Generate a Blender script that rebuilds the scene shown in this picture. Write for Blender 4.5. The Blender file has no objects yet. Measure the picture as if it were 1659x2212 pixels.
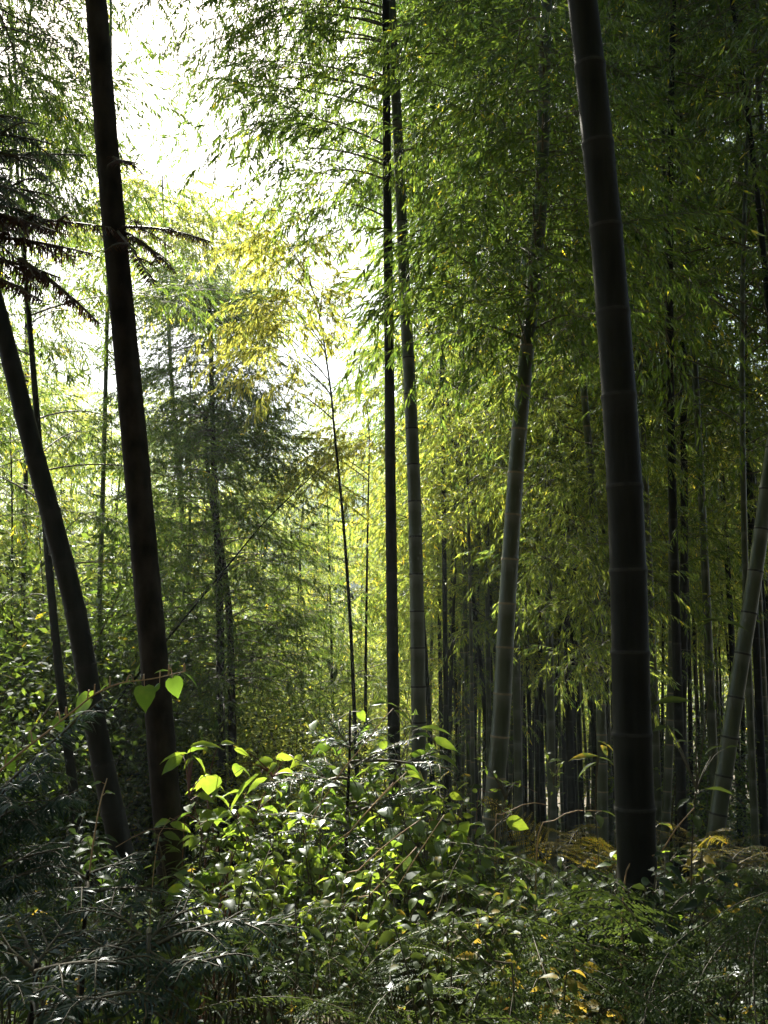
import bpy, math, random
import numpy as np
from mathutils import Vector
sc = bpy.context.scene
R = math.radians
rs = np.random.RandomState(7)
random.seed(7)

# ------------------------------------------------------------------ camera
F = 2124.0            # focal length in pixels of a 1659 x 2212 picture
PITCH = R(7.0)
EYE = np.array([0.0, 0.0, 1.6])
cam = bpy.data.cameras.new("camera")
cam.sensor_fit = 'VERTICAL'
cam.sensor_height = 24.0
cam.lens = 24.0 * F / 2212.0
cam.clip_start = 0.05
cam.clip_end = 3000
co = bpy.data.objects.new("camera", cam)
sc.collection.objects.link(co)
co.location = EYE
co.rotation_euler = (R(90) + PITCH, 0, 0)
sc.camera = co

# ------------------------------------------------------------------ light
SUN_EL, SUN_AZ = R(38.5), R(-17)      # azimuth from +Y, negative = left of the view
w = bpy.data.worlds.new("World")
sc.world = w
w.use_nodes = True
nt = w.node_tree
bg = nt.nodes["Background"]
sky = nt.nodes.new("ShaderNodeTexSky")
sky.sky_type = 'NISHITA'
sky.sun_disc = False
sky.sun_elevation = SUN_EL
sky.sun_rotation = SUN_AZ
sky.air_density = 1.0
sky.dust_density = 2.0
sky.ozone_density = 1.0
nt.links.new(sky.outputs[0], bg.inputs[0])
bg.inputs[1].default_value = 0.05
sl = bpy.data.lights.new("sun", 'SUN')
sl.energy = 5.0
sl.angle = R(0.5)
sl.color = (1.0, 0.94, 0.80)
so = bpy.data.objects.new("sun", sl)
sc.collection.objects.link(so)
sd = Vector((math.sin(SUN_AZ) * math.cos(SUN_EL), math.cos(SUN_AZ) * math.cos(SUN_EL), math.sin(SUN_EL)))
so.rotation_euler = sd.to_track_quat('Z', 'Y').to_euler()
so.location = (0, 0, 30)
sc.view_settings.view_transform = 'Standard'
sc.view_settings.look = 'None'
sc.view_settings.exposure = 2.2
sc.view_settings.gamma = 1.0
cy = sc.cycles
cy.max_bounces = 7
cy.diffuse_bounces = 3
cy.glossy_bounces = 2
cy.transmission_bounces = 3
cy.volume_bounces = 0

# ------------------------------------------------------------------ helpers
FW = np.array([0, math.cos(PITCH), math.sin(PITCH)])
UP = np.array([0, -math.sin(PITCH), math.cos(PITCH)])


def P(x, y, Y):
    """the point of the place at forward distance Y that is seen at (x, y) of a 1659 x 2212 picture"""
    d = FW + np.array([1.0, 0, 0]) * (x - 829.5) / F + UP * (1106 - y) / F
    return EYE + d * (Y / d[1])


def ground_z(x, y):
    x = np.asarray(x, float); y = np.asarray(y, float)
    s = np.where(y < 3, 0.0, np.where(y < 32, -0.15 * (y - 3), -4.35 - 3.0 * (1 - np.exp(-(y - 32) / 20.0))))
    far = np.clip((y - 55) / 120.0, 0, 1)
    s = s + far * far * (3 - 2 * far) * 6
    s = s + 0.10 * np.sin(x * 0.9 + 1.3) * np.cos(y * 0.7) + 0.05 * np.sin(x * 2.3 + y * 1.9)
    s = s + np.clip(x - 2, 0, 30) * 0.05
    s = s + .50 * np.clip(-y - 1.5, 0, 45) + .42 * np.clip(np.abs(x) - (.44 * np.clip(y, 0, 99) + 2.6), 0, 28) * np.clip((16 - y) / 10, 0, 1) * np.where(x < 0, .6, 1)  # slope goes on uphill behind; unseen side banks added to block low sky
    s = s + 0.40 * np.exp(-((x + .1) ** 2 / 1.3 + (y - 3.7) ** 2 / 1.1)) + 0.12 * np.exp(-(x ** 2 / 6 + (y - 1.8) ** 2 / .8))
    return s


def nrm(v):
    return v / np.maximum(np.linalg.norm(v, axis=-1, keepdims=True), 1e-9)


def vnoise(x, y, s=0):
    return (np.sin(x * 1.7 + 1.1 * s) * np.cos(y * 2.1 - s) + np.sin(x * 3.9 - y * 3.1 + s * 2.3) * .5 + np.sin(x * 7.3 + y * 6.1 + s) * .25) / 1.75


class MB:
    """gathers triangles; build() links them as one mesh object"""
    def __init__(s):
        s.v = []; s.f = []; s.m = []; s.t = []; s.n = 0

    def add(s, v, f, m=0, t=0.5):
        v = np.asarray(v, np.float32).reshape(-1, 3); f = np.asarray(f, np.int32).reshape(-1, 3)
        s.v.append(v); s.f.append(f + s.n)
        s.m.append(np.full(len(f), m, np.int32) if np.isscalar(m) else np.asarray(m, np.int32))
        s.t.append(np.full(len(v), t, np.float32) if np.isscalar(t) else np.asarray(t, np.float32))
        s.n += len(v)

    def arrays(s):
        return np.concatenate(s.v), np.concatenate(s.f), np.concatenate(s.m), np.concatenate(s.t)

    def mesh(s, name, mats, base=(0, 0, 0), smooth=False):
        v, f, m, t = s.arrays()
        v = (v - np.asarray(base, np.float32)).astype(np.float32)
        me = bpy.data.meshes.new(name)
        me.vertices.add(len(v)); me.vertices.foreach_set('co', v.ravel())
        me.loops.add(len(f) * 3); me.loops.foreach_set('vertex_index', f.ravel().astype(np.int32))
        me.polygons.add(len(f)); me.polygons.foreach_set('loop_start', np.arange(0, len(f) * 3, 3, dtype=np.int32))
        me.polygons.foreach_set('material_index', m)
        if smooth:
            me.polygons.foreach_set('use_smooth', np.ones(len(f), bool))
        for mt in mats:
            me.materials.append(mt)
        a = me.attributes.new('tint', 'FLOAT', 'POINT'); a.data.foreach_set('value', t)
        me.update(calc_edges=True)
        return me

    def build(s, name, mats, parent=None, base=(0, 0, 0), smooth=False):
        me = s.mesh(name, mats, base, smooth)
        o = bpy.data.objects.new(name, me)
        sc.collection.objects.link(o)
        if parent is not None:
            o.parent = parent
        return o


def tag(o, label=None, cat=None, group=None, kind=None):
    if label: o['label'] = label
    if cat: o['category'] = cat
    if group: o['group'] = group
    if kind: o['kind'] = kind
    return o


def empty(name, loc, rz=0.0):
    o = bpy.data.objects.new(name, None)
    sc.collection.objects.link(o)
    o.location = loc
    o.rotation_euler = (0, 0, rz)
    o.empty_display_size = 0.2
    return o


def copy_tree(o, parent=None):
    c = o.copy()
    sc.collection.objects.link(c)
    c.parent = parent
    for ch in [x for x in bpy.data.objects if x.parent == o]:
        copy_tree(ch, c)
    return c


def tube(path, rad, sides=8, cap=True):
    path = np.asarray(path, float); n = len(path)
    rad = np.broadcast_to(np.asarray(rad, float), (n,))
    tan = np.gradient(path, axis=0); tan = nrm(tan)
    ref = np.array([0.0, 0.0, 1.0]) if abs(tan[:, 2]).mean() < 0.8 else np.array([1.0, 0.0, 0.0])
    a = nrm(np.cross(tan, ref)); b = np.cross(tan, a)
    th = np.arange(sides) / sides * 2 * math.pi
    v = path[:, None, :] + rad[:, None, None] * (np.cos(th)[None, :, None] * a[:, None, :] + np.sin(th)[None, :, None] * b[:, None, :])
    v = v.reshape(-1, 3)
    i = np.arange(n - 1)[:, None] * sides; j = np.arange(sides)[None, :]; k = (j + 1) % sides
    q0, q1, q2, q3 = i + j, i + k, i + sides + k, i + sides + j
    f = np.concatenate([np.stack([q0, q1, q2], -1).reshape(-1, 3), np.stack([q0, q2, q3], -1).reshape(-1, 3)])
    seg = np.concatenate([np.repeat(np.arange(n - 1), sides)] * 2)
    if cap:
        v = np.vstack([v, path[-1:], path[:1]])
        c = n * sides
        f = np.vstack([f, np.stack([(n - 1) * sides + j[0], (n - 1) * sides + k[0], np.full(sides, c)], -1),
                       np.stack([k[0], j[0], np.full(sides, c + 1)], -1)])
        seg = np.concatenate([seg, np.full(2 * sides, n - 2)])
    return v, f, seg


# leaf templates: x along, y across, z up (unit length, unit width)
def T_lo():
    return np.array([[0, 0, 0], [.4, .5, .01], [.4, -.5, .01], [1, 0, -.12]]), np.array([[0, 2, 1], [1, 2, 3]])


def T_mid():
    v = [[0, 0, 0], [.28, .5, .02], [.28, -.5, .02], [.66, .36, -.04], [.66, -.36, -.04], [1, 0, -.17]]
    return np.array(v), np.array([[0, 2, 1], [1, 2, 4], [1, 4, 3], [3, 4, 5]])


def T_broad(kind='ovate'):
    if kind == 'heart':
        st = [(0.0, 0.0), (-.07, .2), (.03, .42), (.22, .5), (.45, .44), (.68, .27), (.86, .1), (1.0, 0.0)]
    elif kind == 'ovate':
        st = [(0.0, 0.0), (.08, .2), (.22, .42), (.40, .5), (.6, .42), (.78, .25), (.92, .07), (1.0, 0.0)]
    else:
        st = [(0.0, 0.0), (.1, .15), (.3, .4), (.5, .5), (.66, .45), (.82, .25), (.93, .08), (1.0, 0.0)]
    v = []
    for x, y in st:
        xm = max(0, x)
        bend = -.30 * xm ** 2.2
        v.append([xm, 0, bend])
        v.append([x, y, bend + .16 * y + .02 * math.sin(x * 17)])
        v.append([x, -y, bend + .16 * y + .02 * math.cos(x * 15)])
    f = []
    for i in range(len(st) - 1):
        a, b = 3 * i, 3 * (i + 1)
        f += [[a, b + 1, a + 1], [a, b, b + 1], [a, a + 2, b + 2], [a, b + 2, b]]
    return np.array(v), np.array(f)


def leaves(mb, pos, dirs, up, L, W, T, m=0, tint=0.5):
    tv, tf = T
    n = len(pos)
    if n == 0: return
    d = nrm(np.asarray(dirs, float)); sdv = np.cross(up, d)
    bad = np.linalg.norm(sdv, axis=-1) < 1e-3
    sdv[bad] = [1, 0, 0]
    sdv = nrm(sdv); nn = np.cross(d, sdv)
    L = np.broadcast_to(L, (n,))[:, None, None]; W = np.broadcast_to(W, (n,))[:, None, None]
    v = pos[:, None, :] + tv[None, :, 0:1] * L * d[:, None, :] + tv[None, :, 1:2] * W * sdv[:, None, :] + tv[None, :, 2:3] * L * nn[:, None, :]
    f = tf[None] + (np.arange(n) * len(tv))[:, None, None]
    t = np.repeat(np.broadcast_to(tint, (n,)), len(tv))
    mb.add(v.reshape(-1, 3), f.reshape(-1, 3), m, t)


def bez(a, b, c, n):
    t = np.linspace(0, 1, n)[:, None]
    return (1 - t) ** 2 * a + 2 * t * (1 - t) * b + t * t * c


# ------------------------------------------------------------------ materials
def mat_new(name):
    m = bpy.data.materials.new(name); m.use_nodes = True
    m.node_tree.nodes.clear()
    return m, m.node_tree.nodes, m.node_tree.links


def leaf_mat(name, c0, c1, c2=None, trans=0.45, tcol=(1.2, 1.12, .75), rough=.4, gloss=.05, tm=4.2):
    """leaf surface: tint attribute mixes c0 > c1 (> c2 above .85); part of the light passes through"""
    m, N, K = mat_new(name)
    out = N.new('ShaderNodeOutputMaterial')
    at = N.new('ShaderNodeAttribute'); at.attribute_name = 'tint'
    oi = N.new('ShaderNodeObjectInfo')
    ad = N.new('ShaderNodeMath'); ad.operation = 'MULTIPLY_ADD'
    K.new(oi.outputs['Random'], ad.inputs[0]); ad.inputs[1].default_value = .16; ad.inputs[2].default_value = -.08
    tcn = N.new('ShaderNodeTexCoord'); nz = N.new('ShaderNodeTexNoise'); nz.inputs['Scale'].default_value = 38; nz.inputs['Detail'].default_value = 2
    K.new(tcn.outputs['Object'], nz.inputs[0])
    nm = N.new('ShaderNodeMath'); nm.operation = 'MULTIPLY_ADD'; K.new(nz.outputs[0], nm.inputs[0]); nm.inputs[1].default_value = .7; nm.inputs[2].default_value = -.35
    ad1 = N.new('ShaderNodeMath'); ad1.operation = 'ADD'; K.new(ad.outputs[0], ad1.inputs[0]); K.new(nm.outputs[0], ad1.inputs[1])
    ad2 = N.new('ShaderNodeMath'); ad2.operation = 'ADD'
    K.new(ad1.outputs[0], ad2.inputs[0]); K.new(at.outputs['Fac'], ad2.inputs[1])
    rp = N.new('ShaderNodeValToRGB'); K.new(ad2.outputs[0], rp.inputs[0])
    e = rp.color_ramp.elements
    e[0].position = .15; e[0].color = (*c0, 1)
    e[1].position = .8; e[1].color = (*c1, 1)
    if c2:
        q = e.new(.93); q.color = (*c2, 1)
    mul = N.new('ShaderNodeMix'); mul.data_type = 'RGBA'; mul.blend_type = 'MULTIPLY'; mul.inputs[0].default_value = 1
    K.new(rp.outputs[0], mul.inputs[6]); mul.inputs[7].default_value = (*[tm * x for x in tcol], 1)
    df = N.new('ShaderNodeBsdfDiffuse'); K.new(rp.outputs[0], df.inputs[0])
    tr = N.new('ShaderNodeBsdfTranslucent'); K.new(mul.outputs[2], tr.inputs[0])
    mx = N.new('ShaderNodeMixShader'); mx.inputs[0].default_value = trans
    K.new(df.outputs[0], mx.inputs[1]); K.new(tr.outputs[0], mx.inputs[2])
    gl = N.new('ShaderNodeBsdfGlossy'); gl.inputs['Roughness'].default_value = rough
    gl.inputs['Color'].default_value = (.9, .95, 1, 1)
    lw = N.new('ShaderNodeLayerWeight'); lw.inputs[0].default_value = .35
    mr = N.new('ShaderNodeMath'); mr.operation = 'MULTIPLY_ADD'; K.new(lw.outputs['Fresnel'], mr.inputs[0]); mr.inputs[1].default_value = gloss * 1.6; mr.inputs[2].default_value = gloss * .15
    m2 = N.new('ShaderNodeMixShader'); K.new(mr.outputs[0], m2.inputs[0])
    K.new(mx.outputs[0], m2.inputs[1]); K.new(gl.outputs[0], m2.inputs[2])
    K.new(m2.outputs[0], out.inputs[0])
    return m


def bark_mat(name, c0, c1, scale=(8, 8, 8), rough=.6, bump=.3, spec=.4, detail=6, bloom=None):
    m, N, K = mat_new(name)
    out = N.new('ShaderNodeOutputMaterial')
    pb = N.new('ShaderNodeBsdfPrincipled')
    tc = N.new('ShaderNodeTexCoord'); mp = N.new('ShaderNodeMapping'); mp.inputs['Scale'].default_value = scale
    no = N.new('ShaderNodeTexNoise'); no.inputs['Scale'].default_value = 1; no.inputs['Detail'].default_value = detail
    rp = N.new('ShaderNodeValToRGB')
    e = rp.color_ramp.elements; e[0].position = .32; e[0].color = (*c0, 1); e[1].position = .68; e[1].color = (*c1, 1)
    bp = N.new('ShaderNodeBump'); bp.inputs['Strength'].default_value = bump; bp.inputs['Distance'].default_value = .01
    K.new(tc.outputs['Object'], mp.inputs[0]); K.new(mp.outputs[0], no.inputs[0]); K.new(no.outputs[0], rp.inputs[0])
    cs = rp.outputs[0]
    if bloom and spec > .3:
        pb.inputs['Coat Weight'].default_value = .10; pb.inputs['Coat Roughness'].default_value = .3
    if bloom:
        at = N.new('ShaderNodeAttribute'); at.attribute_name = 'tint'
        n2 = N.new('ShaderNodeTexNoise'); n2.inputs['Scale'].default_value = 7; n2.inputs['Detail'].default_value = 5
        K.new(tc.outputs['Object'], n2.inputs[0])
        mu = N.new('ShaderNodeMath'); mu.operation = 'MULTIPLY'; K.new(at.outputs['Fac'], mu.inputs[0]); K.new(n2.outputs[0], mu.inputs[1])
        m1 = N.new('ShaderNodeMapRange'); m1.inputs[1].default_value = .12; m1.inputs[2].default_value = .7; K.new(mu.outputs[0], m1.inputs[0])
        mb_ = N.new('ShaderNodeMix'); mb_.data_type = 'RGBA'; K.new(m1.outputs[0], mb_.inputs[0]); K.new(cs, mb_.inputs[6]); mb_.inputs[7].default_value = (*bloom, 1)
        cs = mb_.outputs[2]
    K.new(cs, pb.inputs['Base Color']); K.new(no.outputs[0], bp.inputs['Height']); K.new(bp.outputs[0], pb.inputs['Normal'])
    pb.inputs['Roughness'].default_value = rough
    pb.inputs['Specular IOR Level'].default_value = spec
    K.new(pb.outputs[0], out.inputs[0])
    return m


M = {}
M['bamboo'] = leaf_mat('bamboo_leaf', (.018, .034, .010), (.066, .086, .016), (.26, .19, .02), trans=.54, tcol=(1.1, 1.17, .65), tm=4.6)
M['bamboo_yellow'] = leaf_mat('yellowing_bamboo_leaf', (.06, .078, .02), (.20, .182, .038), (.27, .2, .04), trans=.58, tcol=(1.05, 1.04, .7), tm=4.6)
M['far_leaf'] = leaf_mat('sunlit_distant_leaf', (.04, .065, .02), (.13, .14, .035), (.25, .2, .03), trans=.6, tm=5.5)  # leaf colour raised so the far foliage glows as if sunlit
M['bamboo_sunlit'] = leaf_mat('sunlit_bamboo_leaf', (.024, .040, .012), (.105, .115, .024), (.28, .21, .03), trans=.62, tcol=(1.14, 1.15, .72), tm=6.4)  # brighter copy of the bamboo leaf, sun glow put into its colour
M['broad'] = leaf_mat('broad_leaf', (.014, .026, .009), (.050, .072, .016), (.20, .15, .03), trans=.42, gloss=.05, rough=.45, tm=2.8)
M['lime'] = leaf_mat('lime_leaf', (.045, .085, .012), (.12, .16, .02), (.22, .20, .03), trans=.6, gloss=.09, tm=3.4)
M['fir'] = leaf_mat('fir_needle', (.014, .028, .018), (.030, .050, .030), (.12, .07, .03), trans=.18, tcol=(1, 1.1, .5), gloss=.10, rough=.3)
M['fir_brown'] = leaf_mat('dry_fir_needle', (.03, .015, .008), (.07, .032, .014), (.12, .05, .02), trans=.2, tcol=(.6, .5, .4), gloss=.05)
M['fern'] = leaf_mat('fern_leaf', (.03, .052, .014), (.06, .085, .02), (.14, .08, .03), trans=.35, gloss=.04, tm=2.6)
M['fern_gold'] = leaf_mat('golden_fern_leaf', (.07, .07, .015), (.14, .10, .018), (.18, .06, .02), trans=.4, tcol=(1., 1, .5), gloss=.05)
M['culm'] = bark_mat('bamboo_culm', (.022, .032, .012), (.048, .062, .024), (30, 30, 3), rough=.45, bump=.1, spec=.4, bloom=(.12, .13, .10))
M['culm_dark'] = bark_mat('shaded_bamboo_culm', (.010, .010, .008), (.022, .022, .017), (26, 26, 3), rough=.6, bump=.15, spec=.08, bloom=(.028, .028, .024))  # darker copy of the culm, shade on the stems put into its colour
M['node_pale'] = bark_mat('bamboo_node_ring', (.16, .13, .08), (.24, .19, .11), (40, 40, 40), rough=.7, bump=.1)
M['node_dark'] = bark_mat('dark_bamboo_node_ring', (.012, .012, .01), (.03, .028, .02), (40, 40, 40), rough=.8, bump=.1)
M['bark'] = bark_mat('fir_bark', (.012, .010, .008), (.042, .034, .026), (15, 15, 8), rough=.9, bump=.7, spec=.15)
M['twig'] = bark_mat('twig', (.05, .04, .02), (.11, .09, .045), (30, 30, 30), rough=.6, bump=.1)
M['cane'] = bark_mat('pale_cane', (.32, .19, .09), (.48, .32, .15), (40, 40, 40), rough=.5, bump=.1)
M['redstem'] = bark_mat('red_stem', (.10, .035, .02), (.16, .06, .03), (40, 40, 40), rough=.5, bump=.1)


def ground_mat():
    m, N, K = mat_new('leaf_litter_ground')
    out = N.new('ShaderNodeOutputMaterial'); pb = N.new('ShaderNodeBsdfPrincipled')
    tc = N.new('ShaderNodeTexCoord')
    n1 = N.new('ShaderNodeTexNoise'); n1.inputs['Scale'].default_value = .9; n1.inputs['Detail'].default_value = 8
    n2 = N.new('ShaderNodeTexVoronoi'); n2.inputs['Scale'].default_value = 22
    K.new(tc.outputs['Object'], n1.inputs[0]); K.new(tc.outputs['Object'], n2.inputs[0])
    mx = N.new('ShaderNodeMath'); mx.operation = 'MULTIPLY_ADD'; mx.inputs[1].default_value = .5
    K.new(n2.outputs['Distance'], mx.inputs[0]); K.new(n1.outputs[0], mx.inputs[2])
    rp = N.new('ShaderNodeValToRGB'); e = rp.color_ramp.elements
    e[0].position = .35; e[0].color = (.016, .012, .007, 1); e[1].position = .9; e[1].color = (.085, .06, .03, 1)
    q = e.new(.6); q.color = (.04, .035, .016, 1)
    K.new(mx.outputs[0], rp.inputs[0]); K.new(rp.outputs[0], pb.inputs['Base Color'])
    bp = N.new('ShaderNodeBump'); bp.inputs['Strength'].default_value = .8; bp.inputs['Distance'].default_value = .03
    K.new(mx.outputs[0], bp.inputs['Height']); K.new(bp.outputs[0], pb.inputs['Normal'])
    pb.inputs['Roughness'].default_value = .9
    K.new(pb.outputs[0], out.inputs[0])
    return m


def hill_mat():
    m, N, K = mat_new('wooded_hill')
    out = N.new('ShaderNodeOutputMaterial'); pb = N.new('ShaderNodeBsdfPrincipled')
    tc = N.new('ShaderNodeTexCoord')
    n1 = N.new('ShaderNodeTexNoise'); n1.inputs['Scale'].default_value = .35; n1.inputs['Detail'].default_value = 10
    K.new(tc.outputs['Object'], n1.inputs[0])
    rp = N.new('ShaderNodeValToRGB'); e = rp.color_ramp.elements
    e[0].position = .35; e[0].color = (.02, .035, .015, 1); e[1].position = .7; e[1].color = (.09, .12, .04, 1)
    K.new(n1.outputs[0], rp.inputs[0]); K.new(rp.outputs[0], pb.inputs['Base Color'])
    pb.inputs['Roughness'].default_value = 1
    K.new(pb.outputs[0], out.inputs[0])
    return m


# ------------------------------------------------------------------ ground and hills
def sheet(name, xs, ys, zf, mat):
    X, Y = np.meshgrid(xs, ys, indexing='ij')
    Z = zf(X, Y)
    v = np.stack([X, Y, Z], -1).reshape(-1, 3)
    nx, ny = len(xs), len(ys)
    i = np.arange(nx - 1)[:, None] * ny; j = np.arange(ny - 1)[None, :]
    a, b, c, d = i + j, i + ny + j, i + ny + j + 1, i + j + 1
    mb = MB()
    mb.add(v, np.concatenate([np.stack([a, b, c], -1).reshape(-1, 3), np.stack([a, c, d], -1).reshape(-1, 3)]))
    return mb.build(name, [mat], smooth=True)


gx = np.concatenate([np.linspace(-700, -45, 14), np.linspace(-40, 40, 161), np.linspace(45, 700, 14)])
gy = np.concatenate([np.linspace(-300, -22, 8), np.linspace(-20, 60, 161), np.linspace(65, 900, 30)])
g = sheet('ground', gx, gy, ground_z, ground_mat())
tag(g, kind='structure')


def hill_z(x, y):
    r = np.clip((y - 85) / 110.0, 0, 1)
    h = r * r * (3 - 2 * r)
    z = -9 + h * (36 + 5 * np.sin(x * .021 + .9) + 3.5 * np.sin(x * .063 + 2) + np.clip(x, -60, 120) * .08)
    z = z + 1.3 * np.sin(x * .35) * np.sin(y * .31) + .7 * np.sin(x * .8 + y * .5) * np.sin(y * .9)
    return z


h = sheet('hills', np.linspace(-260, 300, 281), np.linspace(80, 300, 111), hill_z, hill_mat())
tag(h, kind='structure')

# far wood on the hillside: one mass nobody could count
mb = MB()
n = 26000
hx = rs.uniform(-95, 115, n); hy = 88 + 112 * rs.rand(n) ** 1.1
keep = np.abs(hx) < hy * .5 + 8
hx, hy = hx[keep], hy[keep]; n = len(hx)
cl = vnoise(hx * .35, hy * .35, 3)
pos = np.stack([hx, hy, hill_z(hx, hy) + rs.rand(n) * (2.2 + 2.2 * cl) + .2], -1)
dr = rs.normal(size=(n, 3)); dr[:, 2] *= .5
leaves(mb, pos, dr, rs.normal(size=(n, 3)) + [0, 0, 1.2], rs.uniform(1.0, 2.4, n), rs.uniform(.5, 1.1, n), T_lo(), 0, np.clip(.45 + .35 * cl + rs.normal(0, .12, n), 0, .84))
o = mb.build('distant_wood', [M['far_leaf']])
tag(o, 'pale sunlit wood covering the far hillside beyond the bamboo', 'wood', kind='stuff')


# ------------------------------------------------------------------ bamboo foliage sprays
def make_spray(rng, n_twig=12, lps=8, T=None, L=1.0, leafL=.090, leafW=.0160, droop=.33):
    """leafy bamboo branchlet along +X of about L metres, tips hanging; material 0 leaf, 1 twig"""
    T = T or T_mid()
    mb = MB()
    tt = np.linspace(0, 1, 9)
    ax = np.stack([tt * L, .10 * L * np.sin(tt * 4 + rng.rand() * 6) * tt, .16 * L * tt - droop * L * tt ** 2.2], -1)
    v, f, _ = tube(ax, np.linspace(.0045, .0012, 9), 3, False); mb.add(v, f, 1)
    for k in range(n_twig):
        t = .2 + .8 * k / (n_twig - 1)
        i = min(int(t * 8), 7); fr = t * 8 - i
        p = ax[i] * (1 - fr) + ax[min(i + 1, 8)] * fr
        d = nrm(ax[min(i + 1, 8)] - ax[i])
        side = 1 if k % 2 else -1
        an = side * rng.uniform(.35, 1.0) * (1 if k < n_twig - 1 else .1)
        dd = np.array([d[0] * math.cos(an) - d[1] * math.sin(an), d[0] * math.sin(an) + d[1] * math.cos(an), d[2] + rng.uniform(-.1, .25)])
        ln = rng.uniform(.14, .34) * (1.15 - .4 * t) * min(1.2, L / .8)
        q = bez(p, p + dd * ln * .6, p + dd * ln + [0, 0, -ln * rng.uniform(.15, .5)], 4)
        v, f, _ = tube(q, [.0018, .0015, .0012, .001], 3, False); mb.add(v, f, 1)
        m = lps + rng.randint(-1, 3)
        s = np.linspace(.3, 1, m)
        idx = s * 3; ii = np.minimum(idx.astype(int), 2); fr = (idx - ii)[:, None]
        pp = q[ii] * (1 - fr) + q[ii + 1] * fr
        base = nrm(q[3] - q[1])
        fan = rng.uniform(.25, .9, m) * np.where(np.arange(m) % 2, 1, -1); fan[-1] = 0
        c, sn = np.cos(fan), np.sin(fan)
        ld = np.stack([base[0] * c - base[1] * sn, base[0] * sn + base[1] * c, base[2] - rng.uniform(-.15, .75, m)], -1)
        up = np.array([0, 0, 1.0]) + rng.normal(0, .55, (m, 3))
        leaves(mb, pp, ld, up, leafL * rng.uniform(.7, 1.2, m), leafW * rng.uniform(.8, 1.25, m), T, 0, np.clip(rng.normal(.45, .16, m), 0, .84))
    return mb.arrays()


SPR = [make_spray(np.random.RandomState(20 + i)) for i in range(7)]
SPR_LO = [make_spray(np.random.RandomState(40 + i), n_twig=9, lps=6, T=T_lo(), L=1.0, leafL=.125, leafW=.025) for i in range(6)]
SPR_XLO = [make_spray(np.random.RandomState(60 + i), n_twig=6, lps=4, T=T_lo(), L=1.15, leafL=.20, leafW=.045) for i in range(6)]


SPR_Y = [make_spray(np.random.RandomState(170 + i), n_twig=10, lps=8, L=1.0, leafL=.135, leafW=.026, droop=.4) for i in range(4)]


def put_sprays(mb, S, pos, az, el, scale, dt, rng):
    """place spray templates: heading az, elevation el"""
    which = rng.randint(0, len(S), len(pos))
    for k, (v, f, m, t) in enumerate(S):
        sel = np.where(which == k)[0]
        if not len(sel): continue
        ca, sa, ce, se = np.cos(az[sel]), np.sin(az[sel]), np.cos(el[sel]), np.sin(el[sel])
        x = np.stack([ce * ca, ce * sa, se], -1)
        roll = rng.normal(0, .35, len(sel))
        y0 = np.stack([-sa, ca, 0 * sa], -1); z0 = np.cross(x, y0)
        y = y0 * np.cos(roll)[:, None] + z0 * np.sin(roll)[:, None]; z = np.cross(x, y)
        s = scale[sel][:, None, None]
        V = pos[sel][:, None, :] + s * (v[None, :, 0:1] * x[:, None] + v[None, :, 1:2] * y[:, None] + v[None, :, 2:3] * z[:, None])
        Fc = f[None] + (np.arange(len(sel)) * len(v))[:, None, None]
        tt = t[None] + dt[sel][:, None]
        mb.add(V.reshape(-1, 3), Fc.reshape(-1, 3), np.tile(m, len(sel)), np.clip(tt, 0, 1).ravel())


def clump(mb, S, start, end, n, spread, rng, tint=0.0, sc_=(.55, .9), flat=.28, rad=.009, tlo=.4, fan=1.0):
    """one side branch from the culm to the clump, with leafy sprays round its outer part"""
    start = np.asarray(start, float); end = np.asarray(end, float)
    ln = np.linalg.norm(end - start)
    mid = start * .45 + end * .55 + [0, 0, .16 * ln]
    q = bez(start, mid, end, 9)
    v, f, _ = tube(q, np.linspace(rad, .003, 9), 4, False); mb.add(v, f, 1)
    t = rng.uniform(tlo, 1.0, n)
    ii = np.minimum((t * 8).astype(int), 7); fr = (t * 8 - ii)[:, None]
    p = q[ii] * (1 - fr) + q[np.minimum(ii + 1, 8)] * fr
    p = p + rng.normal(0, 1, (n, 3)) * spread * np.array([.5, .5, flat * .5])
    hd = math.atan2(end[1] - start[1], end[0] - start[0])
    az = hd + rng.normal(0, fan, n)
    put_sprays(mb, S, p, az, rng.normal(-.05, .3, n), rng.uniform(*sc_, n), np.full(n, tint) + rng.normal(0, .06, n), rng)


def spline(pts, n):
    """smooth curve through the points, n samples evenly spaced"""
    pts = np.asarray(pts, float)
    if len(pts) == 2:
        t = np.linspace(0, 1, n)[:, None]; return pts[0] * (1 - t) + pts[1] * t
    ext = np.vstack([2 * pts[0] - pts[1], pts, 2 * pts[-1] - pts[-2]])
    out = []
    for i in range(1, len(ext) - 2):
        p0, p1, p2, p3 = ext[i - 1:i + 3]
        t = np.linspace(0, 1, 24, endpoint=False)[:, None]
        out.append(.5 * ((2 * p1) + (-p0 + p2) * t + (2 * p0 - 5 * p1 + 4 * p2 - p3) * t ** 2 + (-p0 + 3 * p1 - 3 * p2 + p3) * t ** 3))
    out = np.vstack(out + [ext[-2:-1]])
    d = np.concatenate([[0], np.cumsum(np.linalg.norm(np.diff(out, axis=0), axis=1))])
    s = np.linspace(0, d[-1], n)
    return np.stack([np.interp(s, d, out[:, k]) for k in range(3)], -1)


def along(path, z):
    """point of a rising path at height z"""
    return np.array([np.interp(z, path[:, 2], path[:, k]) for k in range(3)])


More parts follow.
